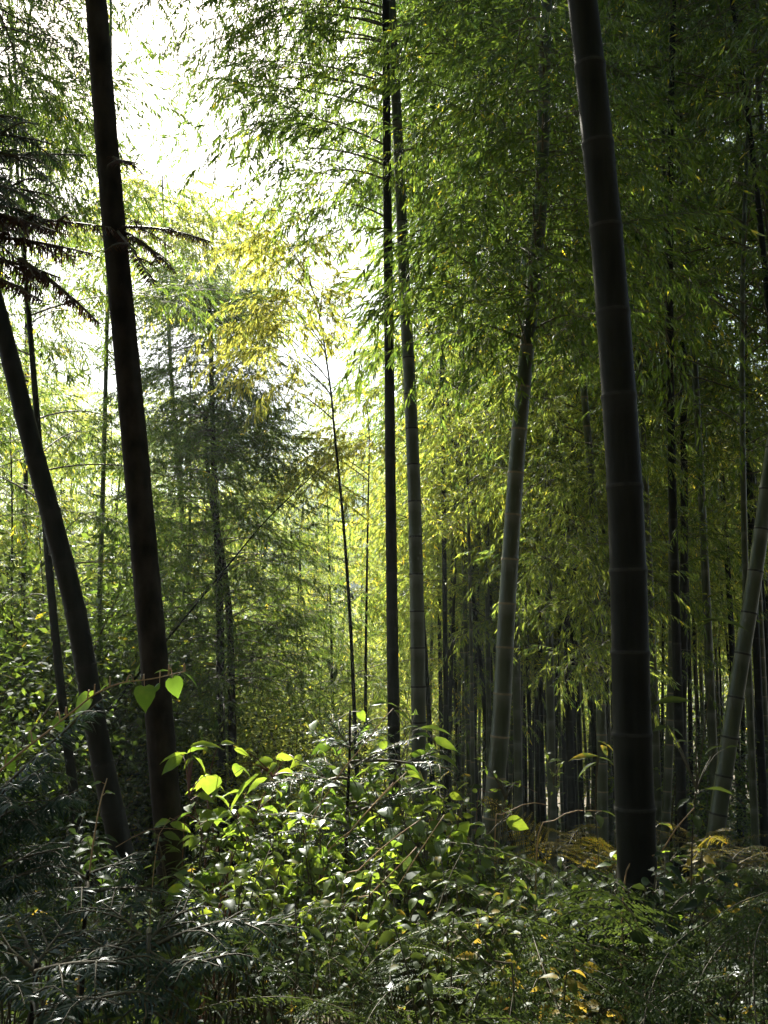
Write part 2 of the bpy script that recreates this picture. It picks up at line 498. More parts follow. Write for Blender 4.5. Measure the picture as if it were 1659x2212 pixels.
def culm_mesh(path, r0, r1, sides=16, node=.27, first=.14, grow=True, bulge=1.06, band=.006):
    """jointed culm along a path: swollen rings at the nodes (material 1), tapering r0 to r1"""
    d = np.concatenate([[0], np.cumsum(np.linalg.norm(np.diff(path, axis=0), axis=1))])
    L = d[-1]
    ss, rr, mm, tt = [0.0], [r0], [], [.3]
    s = first; k = 0
    rad = lambda q: r0 + (r1 - r0) * (q / L) ** 1.25
    while s < L - .1:
        r = rad(s)
        for ds, g, m, tn in ((-.085, 1.0, 0, .28), (-.022, 1.0, 0, .85), (-band, bulge * .985, 0, 1.0), (0.0, bulge, 1, .5), (band, bulge * .97, 1, .5), (.018, .985, 0, .25)):
            ss.append(s + ds); rr.append(r * g); mm.append(m); tt.append(tn)
        k += 1
        s += node * (min(1.0, .55 + .05 * k) if grow else 1.0) * (1 + .03 * math.sin(k * 2.3))
    ss.append(L); rr.append(rad(L)); mm.append(0); tt.append(.3)
    ss = np.array(ss); pts = np.stack([np.interp(ss, d, path[:, j]) for j in range(3)], -1)
    v, f, seg = tube(pts, np.array(rr), sides)
    return v, f, np.array(mm)[seg], np.concatenate([np.repeat(tt, sides), [.3, .3]])


def to_tree_path(px, Y, top=None, lean=(0, 0), dY=0.0, bottom=True):
    """px = [(x, y), ...] from foot to top; continues down to the ground and up to height `top` above the foot"""
    n = len(px)
    pts = [P(x, y, Y + dY * i / max(1, n - 1)) for i, (x, y) in enumerate(px)]
    if bottom:
        d = nrm(pts[0] - pts[1]); p = pts[0].copy()
        gz = float(ground_z(p[0], p[1]))
        if p[2] > gz:
            k = (p[2] - gz + .05) / max(.3, -d[2]); pts.insert(0, p + d * k)
    if top:
        p = pts[-1]; d = nrm(pts[-1] - pts[-2])
        need = pts[0][2] + top - p[2]
        if need > .4:
            for i in range(1, 5):
                q = p + d / d[2] * need * i / 4 * (1 if i < 4 else .97)
                q = q + np.array([lean[0], lean[1], 0]) * (i / 4) ** 2
                pts.append(q)
    return spline(pts, 60)


def auto_branches(mb, S, path, z0, z1, nb, reach, rng, ns=4, spread=.7, tint=0.0, sc_=(.6, 1.0), side=None, plume=False):
    """whorl of side branches up the culm between heights z0 and z1"""
    for i in range(nb):
        u = (i + rng.rand()) / nb
        z = z0 + (z1 - z0) * u
        st = along(path, z)
        a = rng.uniform(0, 2 * math.pi) if side is None else side + rng.normal(0, .8)
        prof = math.sin(math.pi * min(1, .25 + .8 * u) * .95) ** .7 if u < .9 else .45
        rch = reach * max(.25, prof) * rng.uniform(.6, 1.1)
        en = st + np.array([math.cos(a) * rch, math.sin(a) * rch, rch * rng.uniform(-.05, .45)])
        if plume:
            clump(mb, S, st, en, max(3, int(ns * (.5 + rch / reach * .6))), spread, rng, tint + rng.normal(0, .09), sc_, tlo=.5, flat=.22, fan=.75)
        else:
            clump(mb, S, st, en, ns, spread * max(.5, prof), rng, tint, sc_, tlo=.2)


# ------------------------------------------------------------------ the large stems
def bamboo(name, px, Y, w, label, group=None, top=12, lm=None, lean=(0, 0), mat='culm', node='node_pale', clumps=(), yellow=False, auto=None,
           wtop=None, sides=20, nodelen=.27, cat='bamboo', seed=0, dY=0.0, sc_=(.55, .9), first=.14, S=None, dens=1.0):
    rng = np.random.RandomState(100 + seed); clumps = [(c[0], c[1], c[2], int(c[3] * dens * 1.15), c[4] * .68) + tuple(c[5:]) for c in clumps]
    path = to_tree_path(px, Y, top, lean, dY)
    ztop = path[-1][2]
    r0 = w / 2 / F * Y / math.cos(PITCH) * .98
    base = path[0].copy()
    root = empty(name, base)
    tag(root, label, cat, group)
    mb = MB(); v, f, m, tq = culm_mesh(path, r0 * 1.04, (wtop or r0 * .22), sides, nodelen, first=first); mb.add(v, f, m, tq)
    mb.build('culm', [M[mat], M[node]], root, base, smooth=True)
    if clumps or auto:
        mb = MB()
        for c in clumps:
            x, y, Yc, n_, spr = c[:5]; tn = c[5] if len(c) > 5 else 0.0
            e = P(x, y, Yc)
            hd = np.linalg.norm((e - along(path, e[2]))[:2])
            zs = np.clip(e[2] - .35 * hd, path[0][2] + 1, ztop - .2)
            clump(mb, S or (SPR_Y if yellow else SPR), along(path, zs), e, n_, spr, rng, tn, sc_)
        if auto:
            auto_branches(mb, S or SPR, path, *auto[0], rng=rng, **auto[1])
        mb.build('crown', [M[lm or ('bamboo_yellow' if yellow else 'bamboo')], M['twig']], root, base)
    return root, path


# ---- far left leaning culm
bamboo('bamboo', [(252, 1790), (212, 1600), (165, 1330), (112, 1120), (58, 920), (0, 690)], 5.0, 49, 'smooth dark culm leaning out of the left edge',
       top=10, mat='culm_dark', node='culm_dark', seed=1, auto=((6.5, 9.5, 14, 1.3), dict(ns=8, plume=True, spread=.4, sc_=(.5, .85))), lean=(-.5, 0))
# ---- right big culm
bamboo('bamboo', [(1377, 1890), (1366, 1600), (1356, 1200), (1340, 900), (1318, 600), (1295, 350), (1258, 0)], 3.25, 83,
       'thickest culm of all, nearly black with dark joints, right of centre', top=11, mat='culm_dark', node='node_dark', seed=2,
       auto=((6.8, 10.8, 16, 1.4), dict(ns=8, plume=True, spread=.4, sc_=(.5, .85))), sides=32, nodelen=.30, lean=(-.3, .3))
# ---- middle pair
bamboo('bamboo', [(851, 1600), (848, 1400), (843, 1000), (840, 700), (836, 350), (833, 0)], 7.0, 27,
       'straight dark stem standing left in the close pair at the centre', top=12, mat='culm_dark', node='culm_dark', seed=3,
       clumps=[(560, 250, 7.2, 7, .55), (600, 170, 7.3, 6, .6), (660, 110, 7.6, 8, .7), (640, 30, 7.4, 8, .8), (520, 60, 7.8, 7, .7), (430, 20, 8.0, 8, .7), (740, 40, 7.1, 6, .7),
               (710, 370, 7.2, 9, .55), (740, 440, 7.0, 7, .4), (770, 330, 7.0, 7, .5), (780, 150, 7.0, 7, .6), (620, 330, 7.4, 4, .35), (480, -60, 7.6, 9, .8), (600, -90, 7.3, 9, .8), (720, -100, 7.2, 9, .8), (360, -40, 8, 8, .7), (560, -250, 7.2, 10, .9), (700, -260, 7.2, 10, .9)],
       auto=((6.5, 9.3, 14, 1.0), dict(ns=8, plume=True, spread=.4, sc_=(.5, .85))), dens=1.05)
bamboo('bamboo', [(905, 1600), (902, 1400), (896, 1100), (886, 850), (873, 600), (862, 350), (845, 0)], 7.2, 33,
       'olive culm with faint rings standing right in the close pair at the centre', top=12.5, mat='culm', node='node_dark', seed=4,
       clumps=[(400, 170, 8.4, 6, .5), (450, 120, 8.6, 6, .5), (380, 220, 8.4, 5, .4), (500, 200, 8.2, 6, .4), (905, 420, 8.0, 8, .6), (965, 360, 8.2, 7, .6),
               (930, 60, 7.4, 9, .8), (1000, 130, 7.6, 9, .8), (870, 100, 7.0, 6, .6), (990, 520, 8.2, 6, .5), (800, -60, 7.1, 9, .8), (900, -100, 7.2, 9, .8), (1000, -60, 7.2, 9, .8), (880, -280, 7.2, 10, .9)],
       auto=((6.6, 10.0, 14, 1.1), dict(ns=8, plume=True, spread=.4, sc_=(.5, .85))), dens=1.15)
# ---- leaning culm with pale rings
bamboo('bamboo', [(1064, 1760), (1082, 1560), (1096, 1300), (1116, 1000), (1134, 800), (1158, 560), (1170, 400), (1178, 100)], 5.9, 41,
       'culm leaning to the right with thin pale rings and a bright left edge', top=11, mat='culm', node='node_pale', seed=5, nodelen=.265,
       clumps=[(1080, 620, 5.6, 10, .6), (1040, 560, 5.7, 9, .6), (1110, 660, 5.5, 6, .4), (1000, 700, 6.0, 4, .35), (1220, 560, 5.8, 9, .6), (1230, 680, 5.8, 7, .5), (1060, 300, 6.2, 10, .8), (1130, 200, 6.0, 10, .8),
               (1010, 240, 6.4, 9, .6), (1090, 60, 6.2, 10, .8), (1220, 330, 6.0, 10, .7), (1210, 120, 6.0, 10, .7), (1170, 420, 5.6, 7, .5), (1250, 460, 6.2, 8, .6), (1150, 300, 5.4, 8, .5), (1175, 190, 5.4, 8, .5), (1170, 60, 5.5, 8, .5), (1150, 420, 5.4, 6, .4), (1140, 520, 5.4, 6, .4)], auto=((6.0, 10, 12, 1.1), dict(ns=8, plume=True, spread=.4, sc_=(.5, .85))), dens=1.3)
# ---- kinked slim culm right
bamboo('bamboo', [(1302, 1790), (1300, 1600), (1293, 1400), (1285, 1220), (1279, 1050), (1262, 850), (1250, 600)], 8.6, 23,
       'kinked slim culm with white lit edge and low leafy sprays, left of the thickest culm', top=9, lm='bamboo_sunlit', mat='culm', node='node_pale', seed=6,
       clumps=[(1170, 1205, 7.6, 6, .3), (1215, 1180, 7.8, 7, .4), (1240, 1220, 8, 7, .4), (1190, 1290, 7.8, 5, .3), (1250, 1290, 8, 6, .35), (1240, 1395, 7.9, 6, .3), (1225, 1430, 8, 3, .2), (1270, 1455, 8, 4, .25),
               (1200, 1110, 8.2, 8, .5), (1130, 1020, 8.6, 9, .6), (1230, 1010, 8.2, 9, .5), (1300, 1060, 8.4, 7, .5), (1180, 920, 8.8, 10, .7), (1250, 870, 8.6, 10, .7), (1120, 860, 9, 8, .6), (1200, 780, 8.8, 10, .7), (1300, 960, 8.6, 7, .5), (1300, 1180, 8.4, 5, .3)],
       sides=16, sc_=(.45, .75), dens=1.5)
# ---- pair right of the big culm
bamboo('bamboo', [(1437, 1800), (1444, 1650), (1452, 1400), (1451, 1150), (1447, 900), (1440, 600)], 10.5, 19,
       'slim culm with a thin lit edge, nearer of the two right of the thickest culm', 'pair of slim culms right of the thickest culm', top=11, mat='culm', node='node_pale', seed=7,
       clumps=[(1400, 1110, 9.6, 7, .5), (1420, 1260, 9.8, 6, .4), (1410, 1400, 9.8, 5, .4), (1500, 1000, 10, 9, .7), (1420, 950, 10, 8, .6), (1540, 1150, 10, 8, .6), (1500, 1300, 10.4, 5, .5)],
       auto=((3.5, 9, 22, 1.5), dict(ns=8, plume=True, spread=.4, sc_=(.5, .85))), sides=14)
bamboo('bamboo', [(1468, 1780), (1474, 1500), (1478, 1200), (1477, 900), (1474, 600)], 11.5, 20,
       'dull slim culm, farther of the two right of the thickest culm', 'pair of slim culms right of the thickest culm', top=12, mat='culm_dark', node='culm_dark', seed=8,
       auto=((3.5, 9.6, 26, 1.6), dict(ns=8, plume=True, spread=.4, sc_=(.5, .85))), sides=14)
# ---- far right leaning culm
bamboo('bamboo', [(1562, 1690), (1590, 1500), (1614, 1350), (1640, 1180), (1664, 1000)], 6.3, 37,
       'grey green culm leaning out of the right edge above the ferns', top=9, mat='culm', node='node_dark', seed=9, auto=((5, 8.5, 12, 1.2), dict(ns=7, plume=True, spread=.4, sc_=(.5, .85))), lean=(.5, 0))
# ---- thin ones in the middle distance
bamboo('bamboo', [(768, 1600), (757, 1350), (741, 1120), (722, 930), (714, 840), (680, 640), (620, 520)], 9.5, 10,
       'thin young culm arching left under yellow leaves, left of the centre pair', top=None, mat='culm_dark', node='culm_dark', seed=10, yellow=True,
       clumps=[(560, 470, 8.6, 7, .3), (610, 500, 8.8, 7, .35), (650, 540, 9, 5, .3), (530, 530, 8.8, 4, .25), (540, 680, 8.6, 7, .3), (590, 640, 8.8, 8, .35), (640, 690, 9, 6, .35), (700, 610, 9, 6, .35), (560, 740, 8.8, 6, .3), (570, 820, 9, 5, .3)],
       sides=10, sc_=(.38, .62), dens=1.7)
bamboo('bamboo', [(789, 1600), (791, 1350), (795, 1100), (798, 940), (790, 860)], 12.5, 9,
       'thin culm with golden sprays at its tip beside the arching one', top=None, mat='culm_dark', node='culm_dark', seed=11, yellow=True,
       clumps=[(620, 1000, 11.8, 6, .25), (660, 970, 12.0, 6, .3), (700, 980, 12.2, 5, .25), (760, 930, 12.4, 6, .25), (780, 1000, 12.6, 5, .3), (600, 1030, 11.8, 3, .2), (800, 960, 12.4, 6, .3), (740, 1060, 12.4, 5, .3)], sides=10, sc_=(.38, .62), dens=1.7)
bamboo('bamboo', [(985, 1500), (980, 1300), (984, 1100), (988, 1000)], 14, 9, 'very thin culm rising in the green between the centre pair and the leaning culm', top=6,
       mat='culm_dark', node='culm_dark', seed=12, auto=((-.5, 3.3, 18, 1.1), dict(ns=7, plume=True, spread=.4, sc_=(.5, .85))), sides=8)
bamboo('bamboo', [(720, 1600), (716, 1400), (712, 1250)], 14, 9, 'very thin culm in the airy green left of the yellow leaves', top=5.5,
       mat='culm_dark', node='culm_dark', seed=13, auto=((-.6, 3.0, 18, 1.2), dict(ns=7, plume=True, spread=.4, sc_=(.5, .85))), sides=8)
bamboo('bamboo', [(655, 1600), (652, 1450), (650, 1300)], 15, 9, 'very thin short culm among pale leaves right of the dark fir', top=5,
       mat='culm_dark', node='culm_dark', seed=14, auto=((-.6, 2.5, 18, 1.3), dict(ns=7, plume=True, spread=.4, sc_=(.5, .85))), sides=8)
bamboo('bamboo', [(-140, 1500), (-150, 900), (-150, 300)], 7.6, 26, 'bamboo at the left edge whose pale crown fills the top left corner', top=10.5, mat='culm_dark', node='culm_dark', seed=30, sides=12,
       clumps=[(20, 60, 7.6, 8, .7), (80, 120, 7.8, 7, .6), (120, 60, 8, 5, .5), (60, 250, 7.6, 8, .7), (120, 320, 7.8, 7, .6), (30, 400, 7.6, 7, .6), (160, 220, 8, 7, .5), (0, 150, 7.4, 8, .7), (-60, -60, 7.4, 10, .9), (60, -100, 7.6, 10, .9), (-80, 300, 7.2, 8, .8), (-60, 100, 7, 9, .8), (-120, -250, 7.2, 10, .9), (20, -280, 7.4, 10, .9), (90, 480, 8, 6, .5)], auto=((3.5, 9, 16, 1.2), dict(ns=8, plume=True, spread=.4, sc_=(.5, .85))), dens=1.3)
bamboo('bamboo', [(1020, 1560), (1016, 1300), (1010, 1050), (1004, 850)], 10.0, 10, 'thin culm with glowing yellow green plumes between the centre pair and the leaning culm', top=7, lm='bamboo_sunlit', mat='culm', node='node_pale', seed=31, sides=10,
       clumps=[(950, 820, 9.8, 8, .5), (1060, 800, 9.8, 8, .5), (1000, 900, 9.6, 8, .5), (1080, 920, 9.8, 8, .5), (950, 980, 9.8, 7, .4), (1050, 1020, 9.8, 8, .5), (980, 1080, 9.8, 7, .4), (940, 1130, 10, 6, .4), (1020, 740, 10, 8, .5)], sc_=(.45, .75))
# slanting dead culm
rt, pa = bamboo('bamboo', [(490, 1225), (560, 1140), (630, 1070), (705, 1000)], 10.5, 8, 'slanting bare culm propped across the gap right of the dark fir', top=None, mat='culm_dark', node='culm_dark', seed=15, sides=10)
# leftmost slim stems
bamboo('bamboo', [(160, 1720), (140, 1560), (122, 1400), (108, 1250), (96, 1100)], 8.5, 22, 'dark slim culm behind the leaning one at the left edge', top=8, mat='culm_dark', node='culm_dark', seed=16,
       auto=((1.8, 6.5, 22, 1.3), dict(ns=7, plume=True, spread=.4, sc_=(.5, .85))), sides=12)
bamboo('bamboo', [(405, 1650), (402, 1450), (398, 1200), (380, 950), (368, 780), (355, 500), (350, 380)], 15.5, 17, 'tall pale crowned culm behind the rough barked trunk, topmost against the white sky', top=None, lm='bamboo_sunlit', mat='culm', node='culm', seed=17,
       clumps=[(x, y, Y, 16, .8, .1) for x, y, Y in ((300, 420, 15), (340, 440, 15.5), (400, 470, 15), (450, 520, 15.5), (500, 480, 16), (350, 530, 15), (290, 560, 15), (420, 600, 15.5), (500, 620, 15.2), (560, 600, 16), (330, 660, 15), (440, 690, 15.5), (380, 410, 15.8), (600, 650, 16), (270, 480, 15.5))],
       sides=10, S=SPR_LO, sc_=(.8, 1.2))


# ------------------------------------------------------------------ firs (flat spiny needles)
def fir_twig(mb, path, r0, needle=.042, gap=.0038, rng=None, tint=.4, m_needle=0, m_stem=1, T=None, wid=.0042, droop=.15, flat=.35, sides=4):
    path = spline(path, max(6, int(np.linalg.norm(np.diff(path, axis=0), axis=1).sum() / .04)))
    n = len(path)
    v, f, _ = tube(path, np.linspace(r0, r0 * .3, n), sides, False); mb.add(v, f, m_stem)
    d = np.concatenate([[0], np.cumsum(np.linalg.norm(np.diff(path, axis=0), axis=1))])
    L = d[-1]; k = int(L / gap)
    s = np.linspace(.02 * L, L, k)
    p = np.stack([np.interp(s, d, path[:, j]) for j in range(3)], -1)
    tg = nrm(np.gradient(path, axis=0)); tg = nrm(np.stack([np.interp(s, d, tg[:, j]) for j in range(3)], -1))
    side = nrm(np.cross(tg, np.array([0, 0, 1.0]) + 1e-4)); up = np.cross(side, tg)
    sg = np.where(np.arange(k) % 2, 1, -1)[:, None]
    dr = tg * rng.uniform(.35, .75, (k, 1)) + side * sg * 1.0 + up * rng.normal(.12, flat, (k, 1)) - np.array([0, 0, droop])
    taper = np.clip((L - s) / .12 + .45, 0, 1)
    upv = up + rng.normal(0, .25, (k, 3))
    leaves(mb, p, dr, upv, needle * taper * rng.uniform(.75, 1.15, k), wid, T or T_mid(), m_needle, np.clip(tint + rng.normal(0, .1, k), 0, .9))


def fir_branch(mb, a, b, rng, sag=.1, r0=.009, subs=5, sublen=.3, needle=.042, gap=.004, tint=.4, m=0, T=None, wid=.0042, droop=.15):
    a = np.asarray(a, float); b = np.asarray(b, float)
    L = np.linalg.norm(b - a)
    q = bez(a, (a + b) / 2 + [0, 0, sag * L], b, 9)
    fir_twig(mb, q, r0, needle, gap, rng, tint, m, T=T, wid=wid, droop=droop)
    d = nrm(b - a); sd_ = nrm(np.cross(d, [0, 0, 1.0]))
    for k in range(subs):
        t = .2 + .7 * (k + .5 * rng.rand()) / max(1, subs)
        i = min(int(t * 8), 7); p = q[i]
        sgn = 1 if k % 2 else -1
        dd = nrm(d * rng.uniform(.5, .9) + sd_ * sgn * rng.uniform(.6, 1.0) + [0, 0, rng.uniform(-.25, .1)])
        ln = sublen * (1.15 - t * .6) * rng.uniform(.8, 1.2)
        fir_twig(mb, np.array([p, p + dd * ln * .55 + [0, 0, .03 * ln], p + dd * ln + [0, 0, -.14 * ln]]), r0 * .55, needle, gap, rng, tint, m, T=T, wid=wid, droop=droop)


def trunk_mesh(path, r0, r1, sides=24, rough=.05, seed=0):
    v, f, seg = tube(path, np.linspace(r0, r1, len(path)), sides)
    n = len(path) * sides
    th = np.tile(np.arange(sides) / sides * 2 * math.pi, len(path)); zz = v[:n, 2]
    c = np.repeat(path, sides, 0)
    k = 1 + rough * (np.sin(th * 5 + zz * 3 + seed) * .5 + np.sin(th * 11 - zz * 17) * .3 + np.sin(zz * 41 + th * 3) * .4)
    v[:n] = c + (v[:n] - c) * k[:, None]
    return v, f


# rough barked trunk left
pb_path = spline(to_tree_path([(368, 1850), (340, 1500), (312, 1200), (285, 900), (262, 650), (243, 450), (222, 200), (207, 0)], 4.0, 11), 260)
root = empty('fir_tree', pb_path[0])
tag(root, 'tall straight trunk with rough dark bark, left in the photo, its top against white sky', 'tree')
mb = MB(); v, f = trunk_mesh(pb_path, .060, .026, 28, .035, 1); mb.add(v, f)
rng = np.random.RandomState(5)
for k in range(46):     # stubs of shed side branches
    z = rng.uniform(1.8, 6.5); p = along(pb_path, z); a = rng.uniform(0, 6.28)
    d = np.array([math.cos(a), math.sin(a), rng.uniform(-.2, .5)])
    r = .05 - .003 * z
    v, f, _ = tube(np.array([p + d * r * .8, p + d * (r + rng.uniform(.008, .02))]), [.006, .003], 5); mb.add(v, f)
mb.build('trunk', [M['bark']], root, pb_path[0], smooth=True)
mb = MB()
for k in range(26):
    z = rng.uniform(7.0, 10.8); p = along(pb_path, z); a = rng.uniform(0, 6.28); ln = (11.6 - z) * .45
    fir_branch(mb, p, p + [math.cos(a) * ln, math.sin(a) * ln, .1 * ln], rng, subs=7, sublen=.5 * ln, needle=.06, gap=.012, T=T_lo(), wid=.010)
mb.build('crown', [M['fir'], M['twig']], root, pb_path[0])
# its dead brown side branches crossing in front
mb = MB()
p0 = along(pb_path, P(262, 492, 4.0)[2])
for (x, y, Y, sag, sub) in ((455, 522, 3.7, .08, 5), (330, 612, 3.6, .05, 3), (380, 590, 3.85, .12, 4), (298, 352, 3.8, -.05, 2)):
    st = p0 if y > 400 else along(pb_path, P(240, 335, 4)[2])
    fir_branch(mb, st, P(x, y, Y), rng, sag, .008, sub, .16, needle=.046, gap=.0042, tint=.4, droop=.7, wid=.005)
o = mb.build('branch', [M['fir_brown'], M['twig']], root, pb_path[0]); o['label'] = 'dead brown fir branch with hanging needles'

# dark fir just outside the left edge, its branches coming in
fx = P(-190, 1200, 3.6)
fpath = spline(np.array([[fx[0], fx[1], ground_z(fx[0], fx[1]) - .05], [fx[0] + .02, fx[1], 3], [fx[0] + .05, fx[1], 7.5]]), 40)
root = empty('fir_tree', fpath[0])
tag(root, 'dark fir at the left edge, brown drooping branches reaching in at eye height', 'tree')
mb = MB(); v, f = trunk_mesh(fpath, .07, .02, 16, .04, 2); mb.add(v, f); mb.build('trunk', [M['bark']], root, fpath[0], smooth=True)
def fir_limb(spec, mat, name, label=None, **kw):
    mbx = MB()
    for (x0, y0, Y0, x1, y1, Y1, sag, sub, sl_) in spec:
        fir_branch(mbx, P(x0, y0, Y0), P(x1, y1, Y1), rng, sag, .011, sub, sl_, **kw)
    ob = mbx.build(name, [M[mat], M['twig']], root, fpath[0])
    if label: ob['label'] = label
fir_limb([(-190, 470, 3.6, 240, 492, 3.5, .05, 8, .20), (-190, 500, 3.6, 200, 548, 3.4, .05, 7, .18), (-190, 430, 3.6, 120, 500, 3.3, .05, 6, .2), (40, 560, 3.4, 215, 700, 3.4, .08, 5, .08), (-190, 560, 3.6, 90, 650, 3.3, .1, 5, .15), (-190, 520, 3.4, 130, 600, 3.4, .05, 6, .2)], 'fir_brown', 'branch', 'low brown branch hung with dry needles', needle=.062, gap=.0042, droop=.9, tint=.3, wid=.006)
fir_limb([(-190, 330, 3.6, 90, 350, 3.5, .1, 7, .26), (-190, 250, 3.6, 60, 260, 3.6, .1, 7, .25), (-190, 400, 3.6, 140, 430, 3.7, .1, 7, .26), (-190, 360, 3.6, 185, 335, 3.8, .06, 7, .2), (-190, 290, 3.4, 110, 310, 3.5, .1, 7, .26), (-190, 420, 3.4, 90, 470, 3.4, .1, 7, .26), (-190, 380, 3.5, 50, 420, 3.3, .1, 7, .26)], 'fir', 'branch', needle=.05, gap=.0045, droop=.5, tint=.25, wid=.0055)
mb = MB()
for k in range(22):
    z = rng.uniform(4.2, 7.3); p = along(fpath, z); a = rng.uniform(0, 6.28); ln = (8.6 - z) * .32
    fir_branch(mb, p, p + [math.cos(a) * ln, math.sin(a) * ln, .1 * ln], rng, subs=7, sublen=.5 * ln, needle=.055, gap=.012, T=T_lo(), wid=.009)
mb.build('crown', [M['fir'], M['twig']], root, fpath[0])

# double stemmed dark fir in the middle distance
kp = [to_tree_path([(478, 1640), (474, 1300), (462, 1000), (456, 760), (452, 620)], 11.5, None), to_tree_path([(503, 1640), (496, 1350), (480, 1200), (452, 1050), (444, 900)], 11.8, None)]
root = empty('fir_tree', kp[0][0])
tag(root, 'dark feathery fir with two stems rising side by side, left of the yellow leaves', 'tree')
for q, r in zip(kp, (.062, .062)):
    mb = MB(); v, f = trunk_mesh(q, r, r * .35, 14, .05, 3); mb.add(v, f); mb.build('trunk', [M['bark']], root, kp[0][0], smooth=True)
mb = MB()
SPR_FIR = [make_spray(np.random.RandomState(140 + i), n_twig=13, lps=10, T=T_lo(), L=.8, leafL=.06, leafW=.013, droop=.3) for i in range(4)]
zb, zt = kp[0][0][2], kp[0][-1][2] + .5
for k in range(230):
    u = (k + rng.rand()) / 230; z = zb + 2.2 + u * (zt - zb - 2.3)
    p = along(kp[0], z) if k % 3 else along(kp[1], min(z, kp[1][-1][2])); a = rng.uniform(0, 6.28); ln = (1.0 - u) ** .8 * 1.05 + .2
    e = p + [math.cos(a) * ln, math.sin(a) * ln, -.12 * ln]
    clump(mb, SPR_FIR, p, e + [0, 0, rng.normal(.05, .22)], 6, .4, rng, -.05, (.5, .9), .75, .008, .2)
mb.build('crown', [M['bamboo'], M['twig']], root, kp[0][0])

# ------------------------------------------------------------------ grove: shared kinds, each culm a thing
def generic_bamboo(seed, H, S, nb, ns, reach, z0=.35, sides=9, lm='bamboo'):
    rng = np.random.RandomState(500 + seed)
    a = rng.uniform(0, 6.28); bend = rng.uniform(.5, 1.4)
    zz = np.linspace(0, H, 30)
    off = bend * (zz / H) ** 3
    path = np.stack([off * math.cos(a), off * math.sin(a), zz - .12 * off], -1)
    root = empty('bamboo', (0, 0, 0))
    mb = MB(); v, f, m, tq = culm_mesh(path, .037, .007, sides, .30, bulge=1.05, band=.008); mb.add(v, f, m, tq)
    mb.build('culm', [M['culm_dark' if seed % 2 else 'culm'], M['node_dark' if seed % 2 else 'culm']], root, smooth=True)
    mb = MB()
    auto_branches(mb, S, path, H * z0, H * .985, nb, reach, rng, ns=ns, spread=.42, sc_=(.5, .85), tint=.0, plume=True)
    mb.build('crown', [M[lm], M['twig']], root)
    return root


KINDS = [generic_bamboo(i, 12.0, SPR_LO, 44, 9, 1.9) for i in range(5)]
KFAR = [generic_bamboo(10 + i, 13.0, SPR_XLO, 36, 8, 2.3, z0=.25, sides=6, lm='bamboo_sunlit') for i in range(3)]
bare = []
for i in range(4):
    rng = np.random.RandomState(700 + i)
    zz = np.linspace(0, 9.5, 16); a = rng.uniform(0, 6.28)
    path = np.stack([.35 * (zz / 9) ** 2 * math.cos(a), .35 * (zz / 9) ** 2 * math.sin(a), zz], -1)
    root = empty('bamboo', (0, 0, 0))
    mb = MB(); v, f, m, tq = culm_mesh(path, .050, .012, 8, .28, band=.008); mb.add(v, f, m, tq)
    mb.build('culm', [M['culm' if i == 3 else 'culm_dark'], M['node_pale' if i == 3 else 'node_dark']], root, smooth=True)
    mb = MB(); auto_branches(mb, SPR_LO, path, 4.9, 9.3, 11, 1.2, rng, ns=6, spread=.45, sc_=(.8, 1.2), plume=True); mb.build('crown', [M['bamboo_sunlit'], M['twig']], root)
    bare.append(root)
first_use = set()


def grove(kinds, i, x, y, label, group, s=1.0, rz=0.0, zoff=0.0, tilt=(0, 0)):
    src = kinds[i % len(kinds)]
    if src.name in first_use:
        o = copy_tree(src)
    else:
        o = src; first_use.add(src.name)
    o.location = (x, y, float(ground_z(x, y)) - .03 + zoff)
    o.rotation_euler = (tilt[0], tilt[1], rz)
    o.scale = (s, s, s)
    tag(o, label, 'bamboo', group)
    return o


def gx_at(px, Y):
    return (px - 829.5) / F * Y / math.cos(PITCH)


rng = np.random.RandomState(11)
LAND = [(20, 'the leaning culm at the left edge'), (335, 'the rough barked trunk'), (490, 'the two stemmed dark fir'), (740, 'the arching yellow leaved culm'), (870, 'the centre pair'), (1085, 'the leaning pale ringed culm'), (1297, 'the kinked slim culm'), (1362, 'the thickest culm'), (1460, 'the pair of slim culms at right'), (1600, 'the leaning culm at the right edge')]
ORD = ['first', 'second', 'third', 'fourth', 'fifth', 'sixth', 'seventh', 'eighth', 'ninth', 'tenth', 'eleventh', 'twelfth', 'thirteenth', 'fourteenth', 'fifteenth', 'sixteenth', 'seventeenth', 'eighteenth', 'nineteenth', 'twentieth', 'twenty first', 'twenty second', 'twenty third', 'twenty fourth', 'twenty fifth', 'twenty sixth']
QUEUE = []


def ask_label(o, px, what):
    QUEUE.append((o, px, what))


def write_labels():
    """each repeat is told apart by counting outward from the nearest stem one can find"""
    bins = {}
    for o, px, what in QUEUE:
        lx, ln = min(LAND, key=lambda q: abs(q[0] - px))
        bins.setdefault((what, ln, px < lx), []).append((abs(px - lx), o))
    for (what, ln, left), L in bins.items():
        for i, (_, o) in enumerate(sorted(L, key=lambda q: q[0])):
            o['label'] = f"{what}, {ORD[min(i, 25)]} {'left' if left else 'right'} of {ln}"


KMID = [generic_bamboo(30 + i, 12.0, SPR_LO, 34, 9, 2.0, z0=.25, lm='bamboo_sunlit') for i in range(4)]
